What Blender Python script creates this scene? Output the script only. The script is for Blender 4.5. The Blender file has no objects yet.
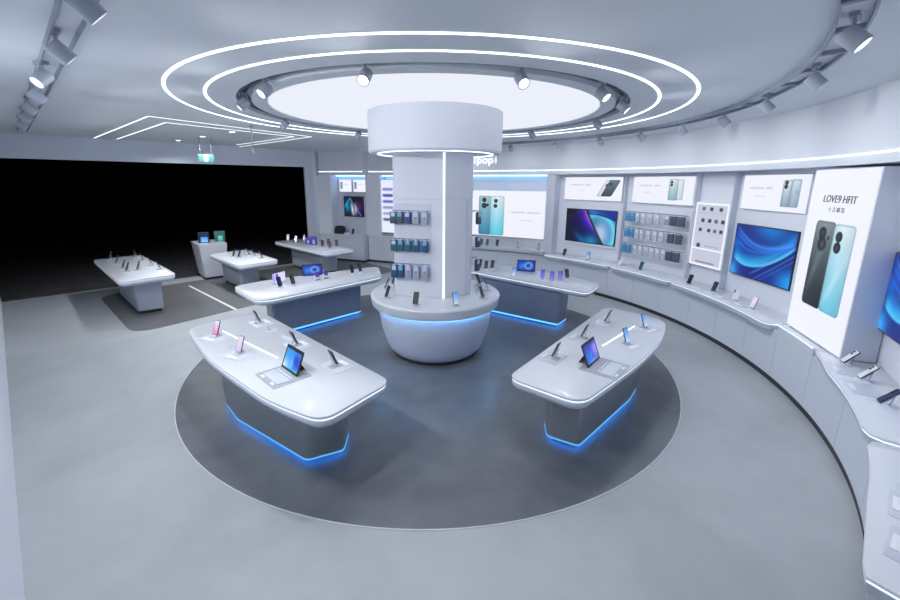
import bpy, bmesh, math, random
import numpy as np
from mathutils import Vector, Matrix
random.seed(4)
SC = bpy.context.scene
COL = SC.collection
pi = math.pi
sin, cos = math.sin, math.cos
R = math.radians

# ------------------------------------------------------------------ camera, world, exposure
cam_d = bpy.data.cameras.new('camera'); cam = bpy.data.objects.new('camera', cam_d); COL.objects.link(cam)
F_PX, PITCH, ROLL = 401.7, .2147, .0059
cam_d.sensor_width = 36; cam_d.lens = F_PX*36/900; cam_d.shift_x = 4.55/900; cam_d.shift_y = -30.456/900
cam_d.clip_start = .02; cam_d.clip_end = 200
_F = Vector((0, cos(PITCH), -sin(PITCH))); _U0 = Vector((0, sin(PITCH), cos(PITCH))); _R0 = Vector((1, 0, 0))
_R = _R0*cos(ROLL)+_U0*sin(ROLL); _U = _U0*cos(ROLL)-_R0*sin(ROLL)
m = Matrix((_R, _U, -_F)).transposed().to_4x4(); m.translation = Vector((0, 0, 2.6)); cam.matrix_world = m
SC.camera = cam
wd = bpy.data.worlds.new('night'); SC.world = wd; wd.use_nodes = True
wd.node_tree.nodes['Background'].inputs[0].default_value = (.35, .45, .6, 1)
wd.node_tree.nodes['Background'].inputs[1].default_value = 0.0006
SC.view_settings.view_transform = 'Standard'; SC.view_settings.look = 'None'
SC.view_settings.exposure = 0.0; SC.view_settings.gamma = 1.0
SC.view_settings.use_curve_mapping = False
LIGHT_DISC = 0.97      # luminous ceiling
LIGHT_LINE = 3.0      # white light lines
SPOT_W = 70.0         # each ceiling spotlight, watts
COOL = (.80, .89, 1.0)

# ------------------------------------------------------------------ materials
MATS = {}
def mat(name, col, rough=.5, metal=0., var=.04, scale=6., bump=0., emit=None, es=0., trans=0., coat=0., spec=.5, detail=3., dist=0.):
    if name in MATS: return MATS[name]
    M = bpy.data.materials.new(name); M.use_nodes = True; nt = M.node_tree; N = nt.nodes; L = nt.links
    b = N['Principled BSDF']
    b.inputs['Roughness'].default_value = rough; b.inputs['Metallic'].default_value = metal
    b.inputs['Specular IOR Level'].default_value = spec
    tc = N.new('ShaderNodeTexCoord'); nz = N.new('ShaderNodeTexNoise'); nz.inputs['Scale'].default_value = scale
    nz.inputs['Detail'].default_value = detail; nz.inputs['Distortion'].default_value = dist
    L.new(tc.outputs['Object'], nz.inputs['Vector'])
    rp = N.new('ShaderNodeValToRGB'); e = rp.color_ramp.elements
    e[0].position = .3; e[1].position = .7
    e[0].color = tuple(max(0, c*(1-var)) for c in col)+(1,); e[1].color = tuple(min(1, c*(1+var)) for c in col)+(1,)
    L.new(nz.outputs['Fac'], rp.inputs['Fac']); L.new(rp.outputs['Color'], b.inputs['Base Color'])
    if bump:
        bp = N.new('ShaderNodeBump'); bp.inputs['Strength'].default_value = bump; bp.inputs['Distance'].default_value = .01
        L.new(nz.outputs['Fac'], bp.inputs['Height']); L.new(bp.outputs['Normal'], b.inputs['Normal'])
    if emit:
        b.inputs['Emission Color'].default_value = tuple(emit)+(1,); b.inputs['Emission Strength'].default_value = es
    if trans: b.inputs['Transmission Weight'].default_value = trans; b.inputs['IOR'].default_value = 1.2
    if coat: b.inputs['Coat Weight'].default_value = coat; b.inputs['Coat Roughness'].default_value = .1
    MATS[name] = M; return M
mat('ceiling_paint', (.70, .74, .79), .8, var=.015, scale=1.5)
mat('wall_paint', (.77, .80, .875), .55, var=.015, scale=1.2)
mat('bulkhead_paint', (.64, .675, .745), .6, var=.015, scale=1.2)
mat('pilaster_paint', (.62, .66, .76), .55, var=.015)
mat('fascia_paint', (.62, .67, .77), .6, var=.02, scale=1)
mat('cabinet_lacquer', (.66, .705, .79), .4, var=.015, scale=2)
mat('kick', (.03, .035, .045), .5)
mat('solid_surface', (.71, .74, .805), .28, var=.015, scale=3, coat=.15)
mat('edge_white', (.80, .84, .92), .35, var=.01)
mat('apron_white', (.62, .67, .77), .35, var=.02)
mat('steel', (.34, .37, .41), .34, .5, var=.05, scale=4)
mat('pedestal_grey', (.40, .45, .53), .4, .1, var=.03, scale=3)
mat('pedestal_blue', (.26, .31, .42), .4, .3, var=.04, scale=3)
mat('pedestal_side', (.30, .34, .42), .4, .2, var=.03, scale=3)
mat('column_paint', (.71, .74, .82), .5, var=.012, scale=1.5)
mat('drum_paint', (.80, .825, .90), .6, var=.012, scale=1.5)
mat('bowl_paint', (.64, .70, .82), .4, var=.01, scale=2)
mat('track_metal', (.28, .32, .39), .5, .2, var=.04)
mat('groove_metal', (.22, .25, .31), .5, .2, var=.04)
mat('lamp_white', (.42, .46, .54), .45, var=.02)
mat('bracket_grey', (.30, .33, .39), .45, .2)
mat('acrylic', (.88, .91, .97), .10, var=.0); MATS['acrylic'].node_tree.nodes['Principled BSDF'].inputs['Alpha'].default_value = .38
mat('tray_grey', (.64, .68, .76), .3, var=.02)
mat('mat_grey', (.42, .45, .50), .5, var=.03)
mat('card_white', (.88, .89, .94), .5, var=.01)
mat('key_white', (.85, .87, .92), .4)
mat('black_plastic', (.012, .014, .022), .3, var=.1)
mat('dark_glass', (.010, .012, .025), .4, var=.1)
mat('graphite', (.06, .068, .085), .3, .3)
mat('navy', (.02, .028, .09), .3, .2)
mat('teal_dark', (.03, .13, .22), .3, .2)
mat('green_dark', (.06, .16, .17), .3, .2)
mat('silver', (.55, .58, .64), .25, .6)
mat('white_plastic', (.80, .82, .88), .3)
mat('violet', (.10, .07, .42), .35)
mat('lens_glass', (.01, .01, .015), .05)
mat('case_charcoal', (.07, .085, .13), .45, var=.1)
mat('case_blue', (.03, .085, .20), .45, var=.15)
mat('case_teal', (.03, .12, .17), .45, var=.15)
mat('case_pale', (.36, .39, .50), .35, var=.08)
mat('case_clear', (.60, .63, .73), .3, var=.06)
mat('case_smoke', (.10, .115, .17), .35, var=.3, scale=40)
mat('box_blue', (.10, .30, .58), .4, var=.35, scale=25)
mat('label_blue', (.14, .42, .62), .5)
mat('label_pale', (.50, .58, .80), .5)
mat('box_print', (.16, .17, .22), .5)
mat('frame_white', (.72, .75, .82), .4)
mat('frame_dark', (.02, .025, .04), .3)
mat('text_dark', (.10, .10, .13), .6)
mat('text_grey', (.32, .33, .38), .6)
mat('logo_white', (.8, .85, .95), .5, emit=(.9, .95, 1), es=.9)
mat('rod_grey', (.20, .23, .27), .5, .3)
mat('exit_case', (.05, .13, .12), .5, emit=(.1, .35, .32), es=.12)
mat('exit_lit', (.3, .7, .6), .5, emit=(.45, .95, .85), es=.7)
mat('bag_black', (.012, .014, .016), .6, var=.2, scale=20)
mat('white_line', (.75, .76, .80), .5, var=.02)
mat('asphalt', (.075, .075, .078), .7, var=.25, scale=3)
def emis(name, col, s):
    if name in MATS: return MATS[name]
    M = bpy.data.materials.new(name); M.use_nodes = True; N = M.node_tree.nodes; N.clear()
    o = N.new('ShaderNodeOutputMaterial'); e = N.new('ShaderNodeEmission')
    e.inputs[0].default_value = tuple(col)+(1,); e.inputs[1].default_value = s
    M.node_tree.links.new(e.outputs[0], o.inputs[0]); MATS[name] = M; return M
emis('disc_light', (.86, .90, 1), LIGHT_DISC)
emis('line_light', (.85, .93, 1), LIGHT_LINE)
emis('edge_light', (.74, .88, 1), 1.3)
emis('under_blue', (.02, .22, 1), 5.5)
emis('wall_line', (.85, .93, 1), 2.2)
emis('edge_light_soft', (.78, .86, 1), .8)
emis('blue_light', (.12, .48, .95), 1.0)
emis('cyan_light', (.22, .60, 1), 1.15)
emis('glow_light', (.25, .58, 1), 4.5)
emis('lens_light', (.95, .98, 1), 6)
emis('seam_light', (.9, .95, 1), 1.6)
emis('bowl_glow', (.20, .52, 1), 18.)
def art_mat(name, s=1., glossy=True):
    if name in MATS: return MATS[name]
    M = bpy.data.materials.new(name); M.use_nodes = True; nt = M.node_tree; b = nt.nodes['Principled BSDF']
    a = nt.nodes.new('ShaderNodeAttribute'); a.attribute_name = 'Col'
    b.inputs['Base Color'].default_value = (.01, .01, .01, 1); b.inputs['Roughness'].default_value = .35
    nt.links.new(a.outputs['Color'], b.inputs['Emission Color']); b.inputs['Emission Strength'].default_value = s
    MATS[name] = M; return M
art_mat('backlit_print', 1.0); art_mat('screen_picture', 1.0)
def floor_mat(name, c0, c1, rough, scale, spec=.5):
    M = bpy.data.materials.new(name); M.use_nodes = True; nt = M.node_tree; N = nt.nodes; L = nt.links; b = N['Principled BSDF']
    tc = N.new('ShaderNodeTexCoord'); n1 = N.new('ShaderNodeTexNoise'); n1.inputs['Scale'].default_value = scale; n1.inputs['Detail'].default_value = 8; n1.inputs['Distortion'].default_value = .6
    n2 = N.new('ShaderNodeTexNoise'); n2.inputs['Scale'].default_value = scale*5; n2.inputs['Detail'].default_value = 6
    mx = N.new('ShaderNodeMath'); mx.operation = 'MULTIPLY_ADD'; mx.inputs[1].default_value = .3
    L.new(tc.outputs['Object'], n1.inputs['Vector']); L.new(tc.outputs['Object'], n2.inputs['Vector'])
    L.new(n2.outputs['Fac'], mx.inputs[0]); L.new(n1.outputs['Fac'], mx.inputs[2])
    rp = N.new('ShaderNodeValToRGB'); e = rp.color_ramp.elements; e[0].position = .45; e[1].position = .85
    e[0].color = c0+(1,); e[1].color = c1+(1,)
    L.new(mx.outputs[0], rp.inputs[0]); L.new(rp.outputs[0], b.inputs['Base Color'])
    mr = N.new('ShaderNodeMapRange'); mr.inputs['To Min'].default_value = rough-.05; mr.inputs['To Max'].default_value = rough+.1
    L.new(n1.outputs['Fac'], mr.inputs['Value']); L.new(mr.outputs[0], b.inputs['Roughness'])
    b.inputs['Specular IOR Level'].default_value = spec
    MATS[name] = M
floor_mat('floor_concrete', (.375, .405, .43), (.49, .52, .55), .40, .6)
floor_mat('floor_dark', (.105, .115, .135), (.195, .21, .235), .32, .8)
floor_mat('floor_strip', (.125, .13, .14), (.16, .165, .175), .42, .7)

# ------------------------------------------------------------------ mesh helpers
class MB:
    def __init__(s): s.v = []; s.f = []
    def add(s, vs, fs, M=None):
        o = len(s.v)
        s.v += [tuple(M @ Vector(p)) if M is not None else tuple(p) for p in vs]
        s.f += [tuple(i+o for i in f) for f in fs]; return s
    def box(s, a, b, M=None, ch=0.):
        (x0, y0, z0), (x1, y1, z1) = a, b
        if ch <= 0:
            vs = [(x0,y0,z0),(x1,y0,z0),(x1,y1,z0),(x0,y1,z0),(x0,y0,z1),(x1,y0,z1),(x1,y1,z1),(x0,y1,z1)]
            return s.add(vs, [(0,3,2,1),(4,5,6,7),(0,1,5,4),(1,2,6,5),(2,3,7,6),(3,0,4,7)], M)
        bm = bmesh.new(); bmesh.ops.create_cube(bm, size=1)
        for v in bm.verts: v.co = Vector(((x0+x1)/2+v.co.x*(x1-x0), (y0+y1)/2+v.co.y*(y1-y0), (z0+z1)/2+v.co.z*(z1-z0)))
        bmesh.ops.bevel(bm, geom=list(bm.edges), offset=ch, segments=2, affect='EDGES', profile=.5)
        vs = [tuple(v.co) for v in bm.verts]; fs = [tuple(v.index for v in f.verts) for f in bm.faces]; bm.free()
        return s.add(vs, fs, M)
    def prism(s, o, z0, z1, M=None, taper=None):
        n = len(o); t = taper or o
        vs = [(x, y, z0) for x, y in o]+[(x, y, z1) for x, y in t]
        fs = [tuple(range(n))[::-1], tuple(range(n, 2*n))]+[(i, (i+1) % n, n+(i+1) % n, n+i) for i in range(n)]
        return s.add(vs, fs, M)
    def layers(s, rings, M=None, cap=True):
        n = len(rings[0]); vs = [p for r in rings for p in r]; fs = []
        for k in range(len(rings)-1):
            for i in range(n):
                j = (i+1) % n; fs.append((k*n+i, k*n+j, (k+1)*n+j, (k+1)*n+i))
        if cap: fs += [tuple(range(n))[::-1], tuple(range((len(rings)-1)*n, len(rings)*n))]
        return s.add(vs, fs, M)
    def lathe(s, prof, seg=48, M=None, closed=False):
        vs = []; fs = []; k = len(prof)
        for i in range(seg):
            a = 2*pi*i/seg
            for r, z in prof: vs.append((r*cos(a), r*sin(a), z))
        for i in range(seg):
            j = (i+1) % seg
            for q in range(k if closed else k-1):
                w = (q+1) % k; fs.append((i*k+q, j*k+q, j*k+w, i*k+w))
        return s.add(vs, fs, M)
    def cyl(s, p0, p1, r, seg=16, r1=None):
        p0 = Vector(p0); p1 = Vector(p1); d = p1-p0; q = d.to_track_quat('Z', 'Y').to_matrix().to_4x4(); q.translation = p0
        r1 = r if r1 is None else r1; L = d.length
        vs = [(r*cos(2*pi*i/seg), r*sin(2*pi*i/seg), 0) for i in range(seg)]+[(r1*cos(2*pi*i/seg), r1*sin(2*pi*i/seg), L) for i in range(seg)]
        fs = [tuple(range(seg))[::-1], tuple(range(seg, 2*seg))]+[(i, (i+1) % seg, seg+(i+1) % seg, seg+i) for i in range(seg)]
        return s.add(vs, fs, q)
    def build(s, name, mname, parent=None, recalc=True, ang=35, bevel=0.):
        me = bpy.data.meshes.new(name); me.from_pydata(s.v, [], s.f); me.update()
        bm = bmesh.new(); bm.from_mesh(me)
        if recalc: bmesh.ops.recalc_face_normals(bm, faces=bm.faces)
        bm.to_mesh(me); bm.free()
        me.polygons.foreach_set('use_smooth', [True]*len(me.polygons))
        try: me.set_sharp_from_angle(angle=R(ang))
        except Exception: pass
        me.materials.append(MATS[mname])
        o = bpy.data.objects.new(name, me); COL.objects.link(o)
        if parent: o.parent = parent
        if bevel:
            b = o.modifiers.new('bevel', 'BEVEL'); b.width = bevel; b.segments = 2; b.limit_method = 'ANGLE'; b.angle_limit = R(40)
        return o
def tag(o, label=None, cat=None, group=None, kind=None):
    if label: o['label'] = label
    if cat: o['category'] = cat
    if group: o['group'] = group
    if kind: o['kind'] = kind
    return o
def empty(name, loc=(0, 0, 0), rz=0., label=None, cat=None, group=None, kind=None):
    o = bpy.data.objects.new(name, None); COL.objects.link(o); o.location = loc; o.rotation_euler = (0, 0, rz)
    o.empty_display_size = .1
    return tag(o, label, cat, group, kind)
def dup(o, parent=None):
    c = o.copy(); COL.objects.link(c); c.parent = parent
    for ch in list(o.children): dup(ch, c)
    return c
USED = set()
def place(proto, loc, rz, label, group=None):
    o = proto if proto.name not in USED else dup(proto)
    USED.add(proto.name); o.location = loc; o.rotation_euler = (0, 0, rz); o['label'] = label
    if group: o['group'] = group
    return o
def rnd(o, r, n=5):
    """round the corners of a polygon; r number or list"""
    out = []; k = len(o)
    for i in range(k):
        p = Vector(o[i]); a = Vector(o[i-1]); b = Vector(o[(i+1) % k]); ri = r[i] if isinstance(r, (list, tuple)) else r
        u = (a-p); v = (b-p); la, lb = u.length, v.length; u.normalize(); v.normalize()
        d = min(ri, la*.48, lb*.48)
        if d < 1e-4: out.append(tuple(p)); continue
        s = p+u*d; e = p+v*d
        for q in range(n+1):
            t = q/n; out.append(tuple(s*(1-t)**2+p*2*t*(1-t)+e*t*t))
    return out
def inset(o, d):
    k = len(o); A = sum(o[i][0]*o[(i+1) % k][1]-o[(i+1) % k][0]*o[i][1] for i in range(k)); sg = 1 if A > 0 else -1
    out = []
    for i in range(k):
        p = Vector(o[i]); a = (p-Vector(o[i-1])); b = (Vector(o[(i+1) % k])-p)
        if a.length < 1e-9: a = b
        if b.length < 1e-9: b = a
        a.normalize(); b.normalize(); n = Vector((-(a.y+b.y), a.x+b.x))
        if n.length < 1e-6: n = Vector((-a.y, a.x))
        n.normalize(); c = max(.4, n.dot(Vector((-a.y, a.x))))
        out.append(tuple(p+n*(sg*d/c)))
    return out
def text(name, s, size, mname, parent, loc, sx=1., shear=0., rot=(pi/2, 0, 0), ext=.002, align='CENTER'):
    cu = bpy.data.curves.new(name, 'FONT'); cu.body = s; cu.size = size; cu.extrude = ext; cu.align_x = align; cu.shear = shear
    t = bpy.data.objects.new('tmp', cu); COL.objects.link(t); bpy.context.view_layer.update()
    me = bpy.data.meshes.new_from_object(t.evaluated_get(bpy.context.evaluated_depsgraph_get()))
    bpy.data.objects.remove(t); me.materials.clear(); me.materials.append(MATS[mname]); me.name = name
    o = bpy.data.objects.new(name, me); COL.objects.link(o); o.parent = parent; o.location = loc; o.rotation_euler = rot; o.scale = (sx, 1, 1)
    return o
# ------------------------------------------------------------------ pictures (for screens and backlit prints)
def s2l(c):
    c = np.clip(np.asarray(c, float), 0, 1)
    return np.where(c <= .04045, c/12.92, ((c+.055)/1.055)**2.4)
def art(name, w, h, fn, parent, loc=(0, 0, 0), ny=60, mname='backlit_print', rot=(0, 0, 0)):
    """a picture panel in the local XZ plane, facing -Y, lower edge centre at loc"""
    nx = max(2, int(ny*w/h))
    u, v = np.meshgrid(np.linspace(0, 1, nx+1), np.linspace(0, 1, ny+1))
    rgb = s2l(fn(u, v, w, h)).reshape(-1, 3)
    vs = np.stack([(u.ravel()-.5)*w, np.zeros(u.size), v.ravel()*h], 1)
    i = np.arange(nx*ny); r, c = i//nx, i % nx; a = r*(nx+1)+c
    fs = np.stack([a, a+1, a+nx+2, a+nx+1], 1)
    me = bpy.data.meshes.new(name); me.from_pydata(vs.tolist(), [], fs.tolist()); me.update()
    at = me.color_attributes.new('Col', 'FLOAT_COLOR', 'POINT')
    at.data.foreach_set('color', np.concatenate([rgb, np.ones((len(rgb), 1))], 1).ravel().astype(np.float32))
    me.materials.append(MATS[mname]); o = bpy.data.objects.new(name, me); COL.objects.link(o); o.parent = parent; o.location = loc; o.rotation_euler = rot
    return o
def base(u, c): return np.ones(u.shape+(3,))*np.array(c)
def mixc(img, m, c): m = np.clip(m, 0, 1)[..., None]; return img*(1-m)+m*np.asarray(c)
def rrect(x, y, x0, x1, y0, y1, r, aa):
    cx, cy = (x0+x1)/2, (y0+y1)/2; dx = abs(x-cx)-(x1-x0)/2+r; dy = abs(y-cy)-(y1-y0)/2+r
    d = np.hypot(np.maximum(dx, 0), np.maximum(dy, 0))+np.minimum(np.maximum(dx, dy), 0)-r
    return np.clip(.5-d/aa, 0, 1)
def disc(x, y, cx, cy, r, aa): return np.clip(.5-(np.hypot(x-cx, y-cy)-r)/aa, 0, 1)
def phone_pic(img, x, y, x0, x1, y0, y1, top, bot, cams, aa, dark=(.05, .07, .09), pw=1.):
    t = np.clip((y-y0)/(y1-y0), 0, 1)[..., None]**pw; c = np.array(bot)*(1-t)+np.array(top)*t
    sh = np.clip((x-x0)/(x1-x0), 0, 1)[..., None]; c = c*(1-.10*np.abs(sh-.45)*2)
    m = rrect(x, y, x0, x1, y0, y1, (x1-x0)*.14, aa)
    edge = rrect(x, y, x0, x1, y0, y1, (x1-x0)*.14, aa)-rrect(x, y, x0+aa, x1-aa, y0+aa, y1-aa, (x1-x0)*.12, aa)
    img = img*(1-m[..., None])+c*m[..., None]
    img = mixc(img, edge*.5, np.array(bot)*.6)
    for cx, cy, r in cams:
        img = mixc(img, disc(x, y, cx, cy, r, aa), dark); img = mixc(img, disc(x, y, cx, cy, r*.45, aa)*.6, (.3, .34, .4))
    return img
def dash(img, x, y, x0, x1, yc, hh, aa, c=(.62, .62, .68), n=14, seed=1):
    rs = np.random.RandomState(seed); w = (x1-x0)/n
    for i in range(n):
        if rs.rand() < .12: continue
        img = mixc(img, .75*rrect(x, y, x0+i*w+w*.12, x0+(i+1)*w-w*.12, yc-hh*(.6+.4*rs.rand()), yc+hh*(.6+.4*rs.rand()), w*.05, aa), c)
    return img
WHITE = (.935, .945, .985)
def f_p1(u, v, w, h):
    x, y = u*w, v*h; g = base(u, WHITE); g = dash(g, x, y, .17, .72, .36, .018, .012, (.70, .70, .76)); g = dash(g, x, y, .36, .56, .22, .008, .012, (.80, .80, .85), 5)
    # two phones lying at a slant
    def sl(g, x0, dx, wd, top, bot, cx):
        xs = x-(y-.10)*dx
        return phone_pic(g, xs, y, x0, x0+wd, .10, .47, top, bot, cx, .014)
    g = sl(g, .88, .62, .20, (.93, .93, .96), (.85, .87, .92), [(.97, .36, .03)])
    g = sl(g, .99, .55, .26, (.42, .50, .56), (.20, .27, .33), [(1.07, .38, .03)])
    return g
def f_p2(u, v, w, h):
    x, y = u*w, v*h; g = base(u, WHITE); g = dash(g, x, y, .16, .69, .36, .018, .012, (.74, .74, .79)); g = dash(g, x, y, .28, .46, .22, .012, .012, (.80, .80, .85), 4)
    g = phone_pic(g, x, y, 1.03, 1.21, .09, .48, (.90, .94, .97), (.80, .88, .92), [], .012)
    return phone_pic(g, x, y, .89, 1.09, .08, .49, (.88, .92, .95), (.55, .72, .78), [(.945, .43, .026), (.945, .375, .026)], .012)
def f_p3(u, v, w, h):
    x, y = u*w, v*h; g = base(u, WHITE); g = dash(g, x, y, .15, .61, .325, .018, .012, (.72, .72, .78)); g = dash(g, x, y, .26, .51, .20, .010, .012, (.80, .80, .85), 6)
    g = phone_pic(g, x, y, .94, 1.10, .07, .45, (.82, .88, .93), (.60, .68, .76), [], .012)
    g = mixc(g, rrect(x, y, 1.02, 1.07, .24, .31, .01, .012)*.7, (.50, .68, .82))
    return phone_pic(g, x, y, .80, .95, .07, .44, (.90, .94, .97), (.55, .65, .74), [(.855, .405, .028), (.85, .35, .03)], .012)
def f_pb(u, v, w, h):
    x, y = u*w, v*h; g = base(u, WHITE)
    g = dash(g, x, y, 1.18, 2.04, .685, .022, .012, (.66, .68, .74), 20); g = dash(g, x, y, 1.45, 1.80, .475, .014, .012, (.74, .75, .80), 7, 3)
    g = phone_pic(g, x, y, .21, .58, .02, 1.11, (.66, .80, .84), (.20, .52, .68), [(.37, 1.00, .065), (.37, .84, .075), (.47, .86, .04)], .014)
    return phone_pic(g, x, y, .56, .97, .02, 1.11, (.88, .94, .97), (.36, .80, .90), [(.72, .98, .055), (.71, .84, .055)], .014)
def f_big(u, v, w, h):
    x, y = u*w, v*h; g = base(u, WHITE)
    a = phone_pic(g, x, y, .225, .60, .37, 1.37, (.52, .58, .60), (.06, .10, .12), [(.38, 1.235, .07), (.40, 1.11, .085), (.50, 1.19, .022)], .012, (.03, .05, .05), 1.3)
    sw = np.exp(-((x-.22-.28*(y-.35)**1.0)/.05)**2)*np.clip((1.0-abs(y-.8)*1.6), 0, 1)*rrect(x, y, .24, .58, .4, 1.3, .05, .02)
    a = mixc(a, sw*.3, (.65, .72, .72))
    a = phone_pic(a, x, y, .585, .945, .37, 1.36, (.87, .94, .96), (.42, .78, .90), [(.69, 1.225, .058), (.69, 1.105, .062)], .012, (.04, .06, .08))
    sw = np.exp(-((x-.60-.45*(y-.40))/.05)**2)*np.clip((1.2-abs(y-.7)*2), 0, 1)*rrect(x, y, .62, .92, .4, 1.3, .05, .02)
    return mixc(a, sw*.35, (.88, .96, 1))
def f_blue(u, v, w, h):
    x, y = u, v
    g = base(u, (.01, .12, .48)); g = mixc(g, np.exp(-((x-.62)**2/.08+(y-1.0)**2/.06))*.9, (.0, .50, .85)); g = mixc(g, np.exp(-((x-1.)**2/.05+(y-.1)**2/.10)), (.10, .60, .95))
    g = mixc(g, np.exp(-((x-0)**2/.02+(y-.05)**2/.05)), (.20, .68, .97)); g = mixc(g, np.exp(-((x-.0)**2/.05+(y-.62)**2/.02))*.6, (.05, .45, .90))
    g = mixc(g, np.exp(-((x-.75)**2/.12+(y-.45)**2/.03))*.6, (.0, .05, .35)); g = mixc(g, np.exp(-((x-.45)**2/.05+(y-.1)**2/.02))*.6, (.0, .10, .50))
    def band(g, c, k, x0, wd, col, s, lo=0., hi=1.):
        yc = c+k*(x-x0)**2*np.where(x < x0, 1.9, 1.)+.0
        d = (y-yc); m = np.where(d > 0, np.exp(-(d/wd)**2), np.exp(-(d/(wd*.25))**2))*np.clip((x-lo)/.08, 0, 1)*np.clip((hi-x)/.08+.4, 0, 1)
        return mixc(g, m*s, col)
    g = band(g, .30, 1.05, .26, .17, (.05, .62, .92), .8); g = band(g, .22, .95, .28, .09, (.35, .85, 1.), .85)
    g = band(g, .56, .62, .50, .10, (.15, .45, .92), .7); g = band(g, .62, .7, .52, .05, (.5, .72, 1.), .45)
    g = band(g, .50, .9, .36, .05, (.20, .50, .95), .5)
    for a, b, s in ((.03, .93, .6), (-.12, .95, .5), (-.2, .93, .35)):
        yc = a+(x-.32)*b*(1+.15*(x-.3)); m = np.exp(-((y-yc)/.018)**2)*np.clip((x-.33)/.1, 0, 1); g = mixc(g, m*s, (.40, .68, 1.))
    return g
def f_petal(u, v, w, h):
    x, y = u, v; g = base(u, (.01, .05, .20))
    xc = .40+.26*(1-y)**1.15+.10*(1-y)         # dark diagonal from top (.38) to bottom (.76)
    left = (x < xc)
    d = (xc-x)
    gl = base(u, (.01, .03, .15)); gl = mixc(gl, np.exp(-(d/.30)**2)*np.clip(y*1.3, 0, 1), (.10, .05, .80)); gl = mixc(gl, np.exp(-(d/.12)**2)*np.clip(y*1.6-.3, 0, 1), (.55, .20, .90))
    gl = mixc(gl, np.exp(-(d/.035)**2)*np.clip(y*1.4-.3, 0, 1)*.8, (.95, .65, .98)); gl = mixc(gl, np.exp(-((x-.55)**2/.03+(y-.05)**2/.05)), (.05, .50, .65))
    gl = mixc(gl, np.exp(-((x-.33+.6*(y-.1))/.09)**2)*np.exp(-(y/.3)**2)*.8, (.0, .42, .75)); gl = mixc(gl, np.exp(-(x**2+(y-1)**2)/.12), (.01, .02, .08))
    gl = mixc(gl, np.exp(-((y-.72-.8*x)/.03)**2)*.35, (.35, .30, .60))
    gr = base(u, (.02, .40, .68)); e = np.hypot((x-.66)/.36, (y-.30)/.62)
    gr = mixc(gr, np.exp(-((e-.92)/.16)**2)*.95, (.35, .85, .95)); gr = mixc(gr, np.clip(1.05-e, 0, 1)*1.3, (.70, .76, .90)); gr = mixc(gr, np.exp(-((x-.60)**2/.01+(y-.62)**2/.03))*.6, (.1, .45, .55))
    yt = .90-.55*(x-.5)**2*1.2
    gr = mixc(gr, np.exp(-((y-yt+.0)/.03)**2), (.01, .04, .25)); gr = mixc(gr, np.clip((y-yt-.02)/.03, 0, 1), (.08, .15, .62)); gr = mixc(gr, np.exp(-((x-.55)**2/.02+(y-.96)**2/.01))*.8, (.20, .50, .80))
    g = np.where(left[..., None], gl, gr)
    return mixc(g, np.exp(-((x-xc-.02)/.022)**2), (.01, .02, .12))
def f_lily(u, v, w, h):
    x, y = u, v; g = base(u, (.02, .05, .12))
    g = mixc(g, np.exp(-((x-.18)**2/.025+(y-.5)**2/.12)), (.05, .50, .75)); g = mixc(g, np.exp(-((x-.38-.1*(1-y))**2/.006+(y-.35)**2/.18)), (.80, .92, .75))
    g = mixc(g, np.exp(-((x-.62)**2/.008+(y-.35)**2/.12)), (.75, .62, .90)); g = mixc(g, np.exp(-((x-.83)**2/.01+(y-.45)**2/.12)), (.42, .05, .40)); g = mixc(g, np.exp(-((x-.9)**2/.01+(y-.1)**2/.05)), (.05, .02, .40))
    g = mixc(g, np.exp(-((y-.95+1.6*abs(x-.32))/.035)**2)*.8, (.45, .85, .95)); g = mixc(g, np.exp(-((x-.52)**2/.006+(y-.85)**2/.03)), (.02, .03, .12))
    return g
def f_tab(u, v, w, h):
    x, y = u, v; g = base(u, (.12, .60, .92)); g = mixc(g, np.exp(-((x-.1)**2/.10+(y-.05)**2/.15)), (.85, .95, 1)); g = mixc(g, np.exp(-((x-.75)**2/.05+(y-.5)**2/.10)), (.05, .15, .80))
    g = mixc(g, np.exp(-((x-.52)**2/.01+(y-.3)**2/.10))*.8, (.45, .85, 1)); g = mixc(g, np.exp(-((x-.7)**2/.01+(y-.3)**2/.01))*.5, (.3, .5, 1)); g = mixc(g, np.exp(-((x-.85)**2/.06+(y-.02)**2/.015)), (.45, .90, .98))
    m = rrect(x, y, .05, .95, .07, .88, .02, .02); return g*m[..., None]+np.array((.01, .012, .02))*(1-m[..., None])
def f_tab2(u, v, w, h):
    x, y = u, v; g = base(u, (.10, .18, .75)); g = mixc(g, np.exp(-((x-.85)**2/.10+(y-.55)**2/.2)), (.62, .55, .98)); g = mixc(g, np.exp(-((x-.25)**2/.03+(y-.35)**2/.12)), (.05, .45, .85))
    g = mixc(g, np.exp(-((x-.5)**2/.10+(y-.02)**2/.03)), (.50, .72, .98)); g = mixc(g, np.exp(-((x-.45)**2/.002+(y-.4)**2/.04))*.7, (.2, .75, .95)); g = mixc(g, np.exp(-((x-.55)**2/.15+(y-.88)**2/.01))*.6, (.05, .08, .5))
    m = rrect(x, y, .05, .95, .07, .90, .02, .02); return g*m[..., None]+np.array((.01, .012, .02))*(1-m[..., None])
def f_tab3(u, v, w, h):
    x, y = u, v; g = base(u, (.03, .16, .62)); g = mixc(g, np.exp(-((x-.25)**2/.03+(y-.45)**2/.12)), (.12, .48, .88)); g = mixc(g, np.exp(-((np.hypot(x-.62, (y-.5)*.7)-.18)/.08)**2)*.8, (.50, .72, .95))
    m = rrect(x, y, .03, .97, .06, .94, .02, .02); return g*m[..., None]+np.array((.01, .03, .15))*(1-m[..., None])
def f_grad(top, bot):
    def f(u, v, w, h):
        t = v[..., None]; return np.array(bot)*(1-t)+np.array(top)*t
    return f
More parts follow.
